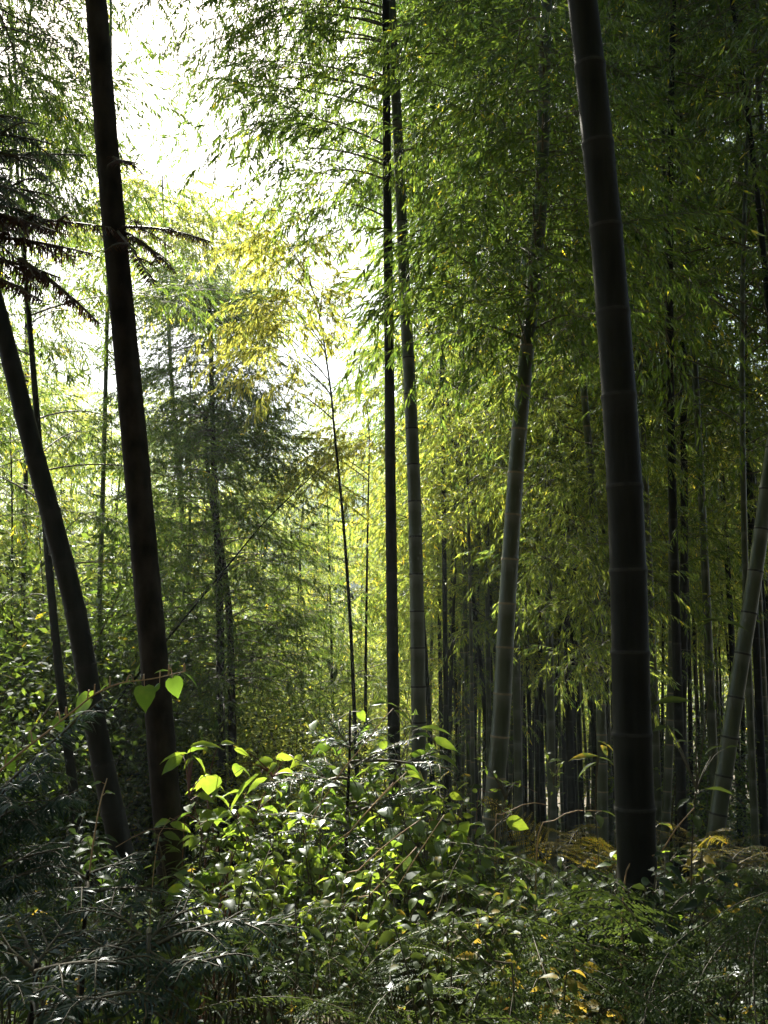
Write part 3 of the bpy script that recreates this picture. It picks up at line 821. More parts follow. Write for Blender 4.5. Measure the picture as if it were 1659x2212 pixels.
# (px, distance, scale)
spots = []
for (px, Y, s, k) in [
    (-90, 10.5, .8, 'left'), (40, 12.5, .58, 'left'), (-150, 12, .9, 'left'), (120, 13.5, .50, 'left'), (-30, 14.5, .72, 'left'), (-240, 10, 1.0, 'left'),
    (60, 18, .76, 'left'), (170, 20, .80, 'left'), (250, 17.5, .68, 'left'), (10, 21, .88, 'left'), (330, 22, .74, 'left'), (120, 25, .94, 'left'), (230, 27, .86, 'left'), (70, 15.5, .55, 'left'), (300, 19, .6, 'left'), (190, 16, .5, 'left'), (-60, 17, .82, 'left'), (90, 19, .78, 'left'), (150, 22, .86, 'left'), (215, 19, .76, 'left'), (20, 16, .7, 'left'), (400, 24, .8, 'left'),
    (560, 20, .70, 'mid'), (640, 17, .64, 'mid'), (700, 22, .82, 'mid'), (780, 18, .64, 'mid'), (735, 20, .76, 'mid'), (480, 25, .9, 'mid'), (600, 27, .85, 'mid'), (740, 28, .82, 'mid'), (840, 24, .72, 'mid'), (900, 20, .62, 'mid'), (930, 27, .80, 'mid'), (860, 16, .42, 'mid'), (550, 15.5, .40, 'mid'), (690, 14, .36, 'mid'),
    (1000, 24, 1.1, 'right'), (1090, 27, 1.2, 'right'), (1180, 25, 1.2, 'right'), (1270, 27, 1.2, 'right'), (1340, 24, 1.2, 'right'), (1140, 31, 1.3, 'right'), (1230, 22, 1.15, 'right'), (1010, 15, .72, 'right'), (1080, 13, .85, 'right'), (1150, 16, 1.0, 'right'), (1030, 20, .85, 'right'), (1080, 15, 1.3, 'right'), (1160, 17, 1.35, 'right'), (1020, 18, 1.15, 'right'), (1240, 16, 1.3, 'right'), (1220, 12.5, 1.35, 'right'), (1110, 11.5, 1.4, 'right'), (1120, 22, 1.05, 'right'), (1240, 19, 1.1, 'right'), (1300, 15, 1.35, 'right'), (1060, 25, 1.0, 'right'), (1180, 10.8, 1.3, 'right'), (970, 17, .55, 'right'),  # some added, some stretched taller, so their crowns block sun on the right
    (1400, 11.5, 1.35, 'edge'), (1520, 10.5, 1.3, 'edge'), (1620, 12, 1.35, 'edge'), (1460, 14, 1.35, 'edge'), (1570, 15, 1.35, 'edge'), (1700, 10, 1.3, 'edge'), (1340, 9.6, 1.25, 'edge'), (1450, 9.0, 1.25, 'edge'), (1660, 16, 1.2, 'edge'), (1380, 18, 1.2, 'edge'), (1500, 20, 1.2, 'edge'), (1600, 21, 1.2, 'edge'), (1760, 13, 1.1, 'edge'), (1600, 8.6, .9, 'edge'), (1700, 8, 1, 'edge')]:
    spots.append((px, Y, s, k))
for i, (px, Y, s, k) in enumerate(spots):
    o = grove(KMID if (k in ('mid', 'left') and Y > 11) or (k == 'right' and px < 1230 and s < 1.1) else KINDS, i, gx_at(px, Y), Y, None, 'leafy bamboos of the nearer rows', s=s, rz=rng.uniform(0, 6.28))
    ask_label(o, px, 'nearer leafy bamboo')
# very tall ones, added so their mostly unseen tops block the sun
KSHADE = [generic_bamboo(40 + i, 15.5, SPR_LO, 44, 12, 2.4, z0=.81) for i in range(2)]
for i, (px, Y, s) in enumerate([(-330, 12.2, 1.0), (-190, 12.8, 1.02), (-40, 12.4, 1.0), (60, 13.4, 1.06), (222, 12.6, 1.04), (960, 12, .95), (1050, 13, .98), (1160, 14, 1.0), (1360, 12, 1.0), (1350, 14, 1.0)]):
    o = grove(KSHADE, i, gx_at(px, Y), Y, None, 'very tall bamboos added for shade', s=s, rz=rng.uniform(0, 6.28))
    ask_label(o, px, 'tall culm added for shade with high leafy top')
# farther rows down the slope
for i in range(64):
    Y = 30 + 26 * (i / 64) + rng.uniform(-2, 2)
    px = rng.uniform(-120, 1780)
    lim = .86 if px > 930 else .72
    o = grove(KFAR, i, gx_at(px, Y), Y, None, 'leafy bamboos of the far rows', s=rng.uniform(.7, 1.0) * lim * (1 + .25 * (Y - 30) / 26), rz=rng.uniform(0, 6.28))
    ask_label(o, px, 'far leafy bamboo')
# the packed dark stems low down
def culms(n, x0, x1, Y0, Y1, lab, grp):
    for i in range(n):
        Y = rng.uniform(Y0, Y1); px = rng.uniform(x0, x1)
        o = grove(bare, i, gx_at(px, Y), Y, None, grp, s=rng.uniform(.6, .9), rz=rng.uniform(0, 6.28), tilt=(rng.normal(0, .03), rng.normal(0, .035)))
        ask_label(o, px, ('nearer ' if Y < 15.5 else 'middle ' if Y < 19 else 'farther ') + lab)
culms(120, 920, 1340, 12.5, 25, 'packed slim stem', 'packed stems of the centre grove')
culms(40, 1400, 1720, 11.5, 24, 'packed slim stem', 'packed stems of the right grove')
culms(8, 200, 450, 13, 20, 'packed slim stem', 'packed stems of the left grove')
# the wood goes on beside and behind the viewpoint
ROUND = []
for i, (x, y, s) in enumerate([(-4.2, 1.5, 1), (-5.5, 5, 1.05), (4.2, 2.2, 1.05), (5.0, 5.0, 1), (3.0, -1.5, 1), (-3, -2, 1), (0.5, -3, 1.05), (-1.5, -5, 1.1), (2.2, -5.5, 1.1), (5.5, -4, 1.1), (-5.5, -4.5, 1.1), (7, 0, 1.1), (-7.5, 0.5, 1.1), (0, -8, 1.2), (4, -9, 1.2), (-4, -9, 1.2), (8, 6.5, 1.1), (-8, -8, 1.2), (8, -8, 1.2), (1.6, .4, 1.05), (-1.7, .2, 1.05), (.2, -1.2, 1), (2.6, 1.4, 1), (-2.8, 2.6, 1), (3.6, 4.2, 1), (-4.6, 3.4, 1), (-1.4, -3.2, 1), (1.5, -4.2, 1.1), (3.6, -3, 1), (-4, -3.4, 1), (-6.5, 3, 1.1), (6.5, 3.4, 1.1), (5.6, 1.2, 1), (-5.8, -1, 1), (2, -7, 1.1), (-2.2, -6.6, 1.1), (6, -6.5, 1.1), (-6.3, -6.5, 1.1), (10, 2, 1.2), (-10, 3, 1.2), (10, -3, 1.2), (-10, -3, 1.2), (0, -11, 1.2), (-3, -13, 1.1), (3.5, -13, 1.1), (7, -12, 1.1), (-7, -12, 1.1), (12, -8, 1.1), (-12, -8, 1.1), (13, 0, 1.1), (-13, 0, 1.1), (12, 5, 1.1)]):
    o_ = grove(KINDS, i, x, y, None, 'bamboos round the viewpoint', s=s, rz=rng.uniform(0, 6.28))
    ROUND.append((x * x + y * y, 'left' if x < 0 else 'right', 'ahead of' if y > 0 else 'behind', o_))
for side_ in ('left', 'right'):
    for way in ('ahead of', 'behind'):
        for i, (_, _, _, o_) in enumerate(sorted([r for r in ROUND if r[1] == side_ and r[2] == way], key=lambda r: r[0])):
            o_['label'] = f"{ORD[i]} nearest bamboo {way} the viewpoint on the {side_}"
write_labels()

# ------------------------------------------------------------------ undergrowth
GRN = np.random.RandomState(31)
HEART, OVATE, LANCE = T_broad('heart'), T_broad('ovate'), T_broad('lance')


def gz(x, y):
    return float(ground_z(x, y))


# small leaved ground cover nobody could count
mb = MB()
n = 52000
Yy = 1.5 + 7.5 * GRN.rand(n) ** 1.25
X = (GRN.rand(n) - .5) * 2 * (.44 * Yy + .5)
hh = .38 + .24 * vnoise(X * 1.1, Yy * 1.3, 1) + .18 * vnoise(X * 3, Yy * 3, 5)
hh = hh + .14 * np.exp(-((X + .1) ** 2 / .8 + (Yy - 3.6) ** 2 / .8))
hh = np.clip(hh, .1, .9) * np.where(Yy > 5.5, .75, 1)
Z = ground_z(X, Yy) + hh * (1 - .75 * GRN.rand(n) ** 1.6)
sz = (.014 + .045 * GRN.rand(n) ** 1.7) * (1 + .06 * Yy)
dr = GRN.normal(size=(n, 3)); dr[:, 2] = dr[:, 2] * .35 - .1
tn = np.clip(.42 + .25 * vnoise(X * 2.3, Yy * 2.1, 9) + GRN.normal(0, .14, n), 0, .84)
tn[GRN.rand(n) < .03] = .97
nar = GRN.rand(n) < .45
leaves(mb, np.stack([X, Yy, Z], -1), dr, GRN.normal(size=(n, 3)) * .8 + [0, 0, 1], sz * np.where(nar, 1.7, 1), sz * np.where(nar, .22, GRN.uniform(.25, .6, n)), T_mid(), 0, tn)
for i in range(900):
    x = GRN.uniform(-2.4, 2.4); y = GRN.uniform(1.6, 6)
    p = np.array([x, y, gz(x, y)]); q = p + [GRN.normal(0, .18), GRN.normal(0, .18), GRN.uniform(.25, .7)]
    v, f, _ = tube(bez(p, (p + q) / 2 + GRN.normal(0, .05, 3), q, 4), [.003, .0026, .002, .0015], 3, False); mb.add(v, f, 1)
o = mb.build('ground_cover', [M['broad'], M['twig']])
tag(o, 'tangle of small leaved creepers and twigs covering the slope', 'ground cover', kind='stuff')
mb = MB()
n = 26000
Yy = 8.5 + 24 * GRN.rand(n) ** 1.3
X = (GRN.rand(n) - .5) * 2 * (.44 * Yy + 1)
hh = .35 + .2 * vnoise(X * .7, Yy * .7, 2)
pos = np.stack([X, Yy, ground_z(X, Yy) + np.clip(hh, .05, 1) * GRN.rand(n)], -1)
sz = GRN.uniform(.06, .13, n) * (1 + .02 * Yy)
leaves(mb, pos, GRN.normal(size=(n, 3)) * [1, 1, .4], GRN.normal(size=(n, 3)) * .5 + [0, 0, 1], sz, sz * .45, T_lo(), 0, np.clip(GRN.normal(.4, .18, n), 0, .9))
o = mb.build('ground_cover', [M['broad']])
tag(o, 'low dim greenery on the slope below the packed stems', 'ground cover', kind='stuff')


# bushes on the slope: masses of small leaves round forking stems
def bush_kind(seed, n=3400, R_=1.1, H=2.6, leaf=.085, mat='bamboo', T=None):
    rng = np.random.RandomState(900 + seed)
    root = empty('bush', (0, 0, 0))
    ms = MB(); ml = MB()
    for k in range(13):
        a = rng.uniform(0, 6.28); r = R_ * rng.uniform(.3, 1.0); h = H * rng.uniform(.45, 1.0)
        tip = np.array([math.cos(a) * r, math.sin(a) * r, h])
        q = bez(np.zeros(3), np.array([tip[0] * .2, tip[1] * .2, h * .7]), tip, 7)
        v, f, _ = tube(q, np.linspace(.016, .004, 7), 5, False); ms.add(v, f)
        m = n // 13
        c = q[rng.randint(2, 7, m)] + rng.normal(0, 1, (m, 3)) * [.27, .27, .18]
        sz = leaf * rng.uniform(.6, 1.2, m)
        leaves(ml, c, rng.normal(size=(m, 3)) * [1, 1, .45] - [0, 0, .25], rng.normal(size=(m, 3)) * .5 + [0, 0, 1], sz, sz * rng.uniform(.28, .5, m), T or T_lo(), 0,
               np.clip(rng.normal(.5 + .12 * math.sin(k * 2.1), .13, m), 0, .85))
    ms.build('stem', [M['twig']], root)
    ml.build('foliage', [M[mat]], root)
    return root


BUSH = [bush_kind(0, mat='bamboo_sunlit'), bush_kind(1, mat='bamboo', leaf=.09, n=3000), bush_kind(2, mat='broad'), bush_kind(3, mat='far_leaf', leaf=.075, n=4000)]
bspots = [(40, 9, 1.0), (120, 11, 1.15), (-20, 12, 1.3), (200, 10, .8), (170, 14, 1.3), (60, 15, 1.4), (270, 13, 1.1), (330, 16, 1.3), (240, 19, 1.6), (130, 19, 1.6), (20, 20, 1.7), (400, 18, 1.4),
          (50, 12, 1.7), (130, 11.5, 1.55), (210, 12.5, 1.7), (280, 13, 1.75), (360, 13.5, 1.6), (-20, 13, 1.9), (90, 14.5, 1.9), (170, 15, 2.0), (430, 15, 1.6), (100, 10, .9), (-30, 9, 1.1), (220, 12, 1.3), (150, 12, 1.3), (290, 15, 1.5), (380, 14, 1.2), (200, 16, 1.7), (80, 17, 1.8), (540, 13, 1.0), (590, 16, 1.3), (640, 12, .85), (690, 15, 1.2), (740, 18, 1.4), (800, 14, .9), (560, 20, 1.6), (660, 21, 1.6), (780, 22, 1.7), (860, 18, 1.2), (610, 11, .7), (720, 11.5, .7), (820, 11, .6), (500, 16, 1.1),
          (480, 24, 1.9), (600, 27, 2.2), (720, 28, 2.2), (850, 27, 2.1), (950, 24, 1.5), (340, 25, 2), (200, 27, 2.2), (60, 28, 2.4), (920, 33, 2.5), (760, 36, 2.8), (560, 36, 2.8), (400, 34, 2.6),
          (1180, 31, 2.2), (1290, 31, 2.2), (1070, 32, 2.2), (1100, 34, 2.8), (1240, 36, 2.8), (1440, 34, 2.8), (1600, 34, 2.6), (1420, 12, .7), (1500, 14, .8), (1640, 13, .8), (1400, 16, 1)]
for i, (px, Y, s_) in enumerate(bspots):
    src = BUSH[1 + i % 2] if px < 500 or px > 1350 else BUSH[(0, 3, 3)[i % 3]]  # leaf brightness by place: shade put into side bushes, sun into middle ones
    o = copy_tree(src) if src.name in first_use else src; first_use.add(src.name)
    x = gx_at(px, Y)
    o.location = (x, Y, gz(x, Y) - .05); o.scale = (s_ * 1.1, s_ * 1.1, s_); o.rotation_euler = (0, 0, GRN.uniform(0, 6.28))
    tag(o, None, 'bush', 'bushes on the slope under the bamboo')
    QUEUE.append((o, px, 'nearer twiggy bush' if Y < 15 else 'farther leafy bush' if Y < 23 else 'far pale bush'))
write_labels()


# ---- fern
def frond_arrays(rng, L=.62, npair=15, npin=13):
    mb = MB()
    t = np.linspace(0, 1, 12)
    ax = np.stack([t * L * .95, .05 * np.sin(t * 3 + rng.rand()) * L, .42 * L * t - .55 * L * t ** 2.3], -1)
    v, f, _ = tube(ax, np.linspace(.0028, .0008, 12), 3, False); mb.add(v, f, 1)
    for k in range(npair):
        u = .2 + .79 * (k / (npair - 1)) ** .9
        i = min(int(u * 11), 10); fr = u * 11 - i; p = ax[i] * (1 - fr) + ax[i + 1] * fr
        d = nrm(ax[i + 1] - ax[i])
        for sg in (-1, 1):
            ln = L * .30 * (math.sin(math.pi * min(1, .15 + u * .6)) ** .8) * (1.15 - u * 1.0) * rng.uniform(.8, 1.15)
            dd = nrm(d * rng.uniform(.35, .6) + np.array([0, sg * 1.0, -.15 + rng.normal(0, .16)]))
            m = max(4, int(npin * ln / (.2 * L)))
            s = np.linspace(.05, .98, m)
            pp = p + dd * (s * ln)[:, None] + np.array([0, 0, -1]) * (.22 * ln * s ** 2)[:, None]
            q = np.cross(dd, [0, 0, 1.0]); q = q / np.linalg.norm(q)
            for g in (-1, 1):
                leaves(mb, pp, dd[None] * .45 + q[None] * g + rng.normal(0, .12, (m, 3)), np.tile([0, 0, 1.0], (m, 1)) + rng.normal(0, .25, (m, 3)),
                       L * .030 * (1.1 - .85 * s), L * .0095 * (1.1 - .6 * s), T_lo(), 0, np.clip(rng.normal(.45, .14, m), 0, .84))
    return mb.arrays()


FROND = [frond_arrays(np.random.RandomState(80 + i)) for i in range(4)]


def fern(px, py, Y, n, L, label, mat='fern', group='ferns in the undergrowth', seed=0, az=None, dz=0.0):
    """fern whose crown tips reach about (px, py) at distance Y"""
    rng = np.random.RandomState(seed)
    top = P(px, py, Y)
    g0 = gz(top[0], top[1])
    base = np.array([top[0], top[1], max(g0, top[2] - .55 * L - dz)])
    root = empty('fern', (base[0], base[1], g0)); tag(root, label, 'fern', group)
    for k in range(n):
        v, f, m, t = FROND[rng.randint(4)]
        a = (2 * math.pi * k / n + rng.normal(0, .35)) if az is None else R(az) + rng.normal(0, .5)
        e = rng.uniform(.15, .75); s = L / .62 * rng.uniform(.75, 1.15)
        ca, sa, ce, se = math.cos(a), math.sin(a), math.cos(e), math.sin(e)
        x = np.array([ce * ca, ce * sa, se]); y = np.array([-sa, ca, 0]); z = np.cross(x, y)
        rl = rng.normal(0, .3); y, z = y * math.cos(rl) + z * math.sin(rl), z * math.cos(rl) - y * math.sin(rl)
        V = base + s * (v[:, 0:1] * x + v[:, 1:2] * y + v[:, 2:3] * z)
        mb = MB(); mb.add(V, f, m, t)
        q = np.array([[base[0], base[1], g0 - .02], base]); vv, ff, _ = tube(q, [.003, .003], 3, False); mb.add(vv, ff, 1)
        mb.build('frond', [M[mat], M['twig']], root, (base[0], base[1], g0))
    return root


FERNS = [
    (1220, 1745, 4.0, 6, .50, 'golden brown fern arching over the shrubs, left of the thickest culm foot', 'fern_gold'),
    (1300, 1770, 3.7, 5, .40, 'yellow fern touching the left side of the thickest culm foot', 'fern_gold'),
    (1560, 1735, 4.0, 6, .50, 'dull golden fern under the leaning culm at the right edge', 'fern_gold'),
    (1500, 1760, 3.6, 5, .45, 'olive fern with reddish tips right of the thickest culm foot', 'fern_gold'),
    (1640, 1740, 3.8, 6, .55, 'green fern cut by the right edge below the leaning culm', 'fern'),
    (1440, 1800, 3.2, 6, .55, 'dark fern just right of the thickest culm foot', 'fern'),
    (1380, 1840, 2.6, 9, .70, 'dim fern crossing in front of the thickest culm foot', 'fern'),
    (1560, 1880, 2.6, 7, .62, 'large shadowed fern right of the thickest culm', 'fern'),
    (1640, 1980, 2.2, 6, .60, 'shadowed fern halfway down the right edge of the undergrowth', 'fern'),
    (1480, 2020, 2.2, 7, .60, 'nearly black fern low between the thickest culm and the right edge', 'fern'),
    (1300, 2060, 2.1, 7, .55, 'dark fern below the foot of the thickest culm', 'fern'),
    (1120, 2000, 2.4, 7, .50, 'mid green fern in broken light below the golden fern', 'fern'),
    (980, 2060, 2.1, 7, .55, 'fern with pale striped fronds at the lower centre', 'fern'),
    (860, 1960, 2.5, 6, .45, 'small fern in the dappled light below the fir sapling', 'fern'),
    (720, 1990, 2.5, 6, .45, 'fern with one bright curling frond left of the lower centre', 'fern'),
    (1080, 2140, 1.8, 7, .55, 'dark fern at the bottom edge right of centre', 'fern'),
    (1400, 2150, 1.8, 7, .60, 'dark fern at the bottom edge below the thickest culm', 'fern'),
    (1600, 2140, 1.8, 7, .60, 'black fern in the bottom right corner', 'fern'),
    (760, 2120, 1.9, 6, .45, 'fern at the bottom edge just left of centre', 'fern'),
    (470, 1930, 2.7, 6, .45, 'blue green fern among the leaves below the rough barked trunk', 'fern'),
    (150, 1880, 3.0, 6, .50, 'dim fern below the foot of the left leaning culm', 'fern'),
    (1010, 1820, 3.4, 6, .35, 'bright little fern right of the fir sapling', 'fern'),
    (600, 2150, 1.8, 6, .5, 'pale veined fern at the bottom edge left of centre', 'fern'),
    (1180, 1890, 2.9, 6, .45, 'olive fern in dappled light left of the thickest culm foot', 'fern'),
]
for i, a in enumerate(FERNS):
    fern(a[0], a[1] + 8, a[2], max(4, a[3] - 1), a[4] * .95, a[5], a[6], seed=i + 3)


# ---- leafy shrubs
def put_leaf(mb, b, t, ratio, T, tint, m=0, up=None, rng=GRN):
    d = t - b
    u = np.array([0, -.3, 1.0]) + rng.normal(0, .45, 3) if up is None else np.asarray(up, float)
    leaves(mb, b[None], d[None], u[None], np.linalg.norm(d), np.linalg.norm(d) * ratio, T, m, tint)


def shrub(px, py, Y, h, label, mat='broad', n_st=7, leaf=.075, ratio=.5, T=OVATE, spread=.3, tint=.5, seed=0, group='leafy shrubs in the undergrowth', per=9, explicit=(), stemm='twig', name='shrub', path=None):
    rng = np.random.RandomState(300 + seed)
    top = P(px, py, Y); g0 = gz(top[0], top[1])
    base = np.array([top[0], top[1], g0])
    H = max(.15, top[2] - g0)
    root = empty(name, base); tag(root, label, name.replace('_', ' '), group)
    ms = MB(); ml = MB(); SP = []
    if path:
        pq = spline([P(x, y, Y) for x, y in path], 30); SP.append(pq)
        v, f, _ = tube(pq, np.linspace(.004, .0015, 30), 5, False); ms.add(v, f)
    for k in range(n_st):
        a = rng.uniform(0, 6.28); r = spread * rng.uniform(.15, 1)
        tip = np.array([base[0] + math.cos(a) * r, base[1] + math.sin(a) * r, g0 + H * rng.uniform(.72, 1.0)])
        b0 = base + [rng.normal(0, .03), rng.normal(0, .03), -.02]
        q = bez(b0, np.array([b0[0] * .8 + tip[0] * .2, b0[1] * .8 + tip[1] * .2, g0 + H * .75]), tip, 10)
        v, f, _ = tube(q, np.linspace(.0045, .0015, 10), 4, False); ms.add(v, f)
        SP.append(q[4:] if n_st > 1 or not path else q[9:])
        lo = max(.25, 1 - h / H)
        for j in range(per):
            u = lo + (1 - lo) * (j + .5) / per
            i = min(int(u * 9), 8); p = q[i] + (q[i + 1] - q[i]) * (u * 9 - i)
            aa = a + j * 2.4 + rng.normal(0, .4)
            ln = leaf * rng.uniform(.65, 1.2)
            pe = p + np.array([math.cos(aa), math.sin(aa), .5]) * ln * .3
            vv, ff, _ = tube(np.array([p, pe]), [.0013, .001], 3, False); ms.add(vv, ff)
            put_leaf(ml, pe, pe + np.array([math.cos(aa), math.sin(aa), rng.uniform(-.45, .15)]) * ln, ratio * rng.uniform(.85, 1.15), T, float(np.clip(tint + rng.normal(0, .12), 0, .97)), rng=rng)
    for e in explicit:
        x0, y0, x1, y1 = e[:4];  rt_ = e[4] if len(e) > 4 else ratio; dy = rng.uniform(-.05, .05)
        b_ = P(x0, y0, Y + dy); t_ = P(x1, y1, Y + dy + rng.uniform(-.03, .03))
        put_leaf(ml, b_, t_, rt_, HEART if rt_ > .7 else T, float(np.clip(tint + rng.normal(0, .1), 0, .97)), up=np.array([rng.normal(0, .2), -.75, .75]) if rt_ > .6 else None, rng=rng)
        cand = np.vstack(SP); cand = cand[cand[:, 2] < b_[2] + .03] if (cand[:, 2] < b_[2] + .03).any() else cand
        near = cand[np.argmin(np.linalg.norm(cand - b_, axis=1))]
        vv, ff, _ = tube(bez(near, (near + b_) / 2 + [0, 0, .05], b_, 6), np.linspace(.0028, .001, 6), 3, False); ms.add(vv, ff)
    ms.build('stem', [M[stemm]], root, base)
    ml.build('foliage', [M[mat]], root, base)
    return root


S1 = [(405, 1628, 345, 1632, .42), (396, 1634, 345, 1666, .5), (405, 1627, 447, 1606, .35), (412, 1612, 480, 1602, .3), (476, 1607, 507, 1601, .5), (418, 1637, 392, 1657, .5), (416, 1632, 452, 1660, .4), (505, 1617, 540, 1630, .35),
      (456, 1675, 449, 1722, 1.05), (516, 1652, 507, 1682, .8), (518, 1659, 548, 1672, .5), (563, 1670, 474, 1739, .22), (538, 1763, 485, 1786, .4), (534, 1763, 560, 1761, .6), (523, 1775, 518, 1803, .75), (369, 1774, 323, 1783, .35), (367, 1779, 415, 1792, .4),
      (595, 1640, 640, 1630, .45), (600, 1650, 570, 1668, .5), (640, 1650, 690, 1655, .4), (655, 1690, 670, 1720, .8)]
shrub(470, 1640, 3.7, .35, 'shrub with large lime leaves catching the sun, in front of the rough barked trunk', 'lime', 7, .09, .55, OVATE, .28, .4, 1, explicit=S1, per=5, stemm='redstem')
S2 = [(836, 1519, 798, 1517, .4), (838, 1519, 860, 1522, .4), (863, 1517, 900, 1536, .35), (852, 1535, 894, 1553, .45), (778, 1537, 787, 1560, .85), (800, 1568, 762, 1600, .5), (903, 1570, 856, 1570, .3), (909, 1573, 974, 1570, .28),
      (936, 1595, 990, 1618, .35), (929, 1593, 896, 1579, .35), (829, 1599, 800, 1608, .6), (820, 1590, 835, 1625, .6), (840, 1675, 809, 1686, .35), (878, 1666, 916, 1680, .3), (805, 1706, 769, 1722, .3)]
shrub(840, 1525, 4.0, .45, 'tall sunlit sapling with broad lime leaves in front of the centre pair', 'lime', 8, .12, .42, OVATE, .34, .35, 2, explicit=S2, per=4)
S3 = [(961, 1739, 996, 1738, .4), (961, 1739, 920, 1733, .3), (955, 1733, 920, 1716, .4), (911, 1800, 890, 1815, .8), (925, 1798, 950, 1785, .6), (1000, 1739, 1025, 1730, .5), (970, 1750, 985, 1765, .6), (880, 1825, 915, 1808, .45), (985, 1790, 1015, 1835, .6)]
shrub(960, 1730, 3.6, .35, 'bushy plant with rounded lime leaves right of the fir sapling', 'lime', 11, .08, .6, OVATE, .3, .4, 3, explicit=S3, per=7)
S4 = [(734, 1802, 714, 1840, .8), (654, 1890, 685, 1860, .7), (654, 1890, 640, 1862, .7), (700, 1700, 730, 1690, .5), (690, 1740, 720, 1730, .5), (640, 1760, 670, 1775, .5), (720, 1760, 755, 1775, .4)]
shrub(690, 1730, 3.5, .5, 'dense shrub of mixed green leaves filling the lit centre below the fir sapling', 'lime', 12, .06, .5, OVATE, .35, .3, 4, explicit=S4, per=9)
S5 = [(312, 1483, 315, 1537, .85), (372, 1465, 388, 1511, .8), (395, 1453, 434, 1476, .5), (195, 1507, 150, 1545, .8), (237, 1477, 212, 1488, .4), (365, 1450, 335, 1446, .35), (205, 1492, 190, 1508, .6), (120, 1550, 135, 1580, .7), (15, 1640, 33, 1668, .8), (140, 1545, 115, 1552, .3), (290, 1478, 262, 1470, .35), (345, 1475, 330, 1500, .4), (60, 1590, 90, 1605, .8)]
vroot = shrub(210, 1560, 2.9, .2, 'vine with a few heart shaped green leaves trailing over the left fir bough', 'lime', 1, .05, .5, OVATE, .05, .15, 5, explicit=S5, per=2, name='vine', stemm='cane', path=[(-60, 1720), (40, 1630), (110, 1575), (160, 1535), (205, 1500), (260, 1476), (330, 1466), (400, 1450)])
ST = [(1409, 1523, 1494, 1500, .22), (1504, 1342, 1612, 1330, .2), (1445, 1571, 1410, 1572, .4), (1445, 1571, 1482, 1586, .45), (1455, 1605, 1484, 1594, .5), (1560, 1612, 1520, 1615, .3), (1565, 1618, 1600, 1605, .3), (1560, 1335, 1500, 1345, .2)]
shrub(1450, 1660, 3.3, .2, 'sparse sapling with long blue green leaves right of the thickest culm', 'broad', 2, .09, .35, LANCE, .15, .6, 6, explicit=ST, per=4)
SU = [(1292, 1601, 1331, 1613, .4), (1292, 1634, 1229, 1632, .25), (1290, 1646, 1240, 1669, .4), (1294, 1636, 1325, 1640, .35), (1296, 1610, 1318, 1630, .7)]
shrub(1290, 1650, 3.6, .12, 'thin sapling with a few glossy leaves crossing the kinked slim culm', 'broad', 1, .07, .35, LANCE, .04, .7, 7, explicit=SU, per=3)
def small_pts(pts, l=16):
    r_ = np.random.RandomState(len(pts)); out = []
    for x, y in pts:
        for _ in range(3):
            a = r_.uniform(0, 6.28); out.append((x, y, x + math.cos(a) * l, y + math.sin(a) * l * .55, .42))
    return out
shrub(1075, 1690, 3.9, .1, 'twiggy plant with tiny yellow green leaves at the foot of the leaning pale ringed culm', 'lime', 2, .03, .5, OVATE, .1, .5, 8, explicit=small_pts([(1035, 1642), (1050, 1663), (1068, 1670), (1085, 1690), (1105, 1696), (1125, 1692), (1075, 1708), (1040, 1735), (1060, 1750), (1030, 1750)]), per=4)
shrub(1190, 1660, 4.4, .1, 'slender sprig with tiny bright leaves standing before the packed dark stems', 'lime', 1, .03, .5, OVATE, .03, .5, 9, explicit=small_pts([(1180, 1630), (1200, 1643), (1215, 1650), (1190, 1668), (1205, 1672)]), per=2)
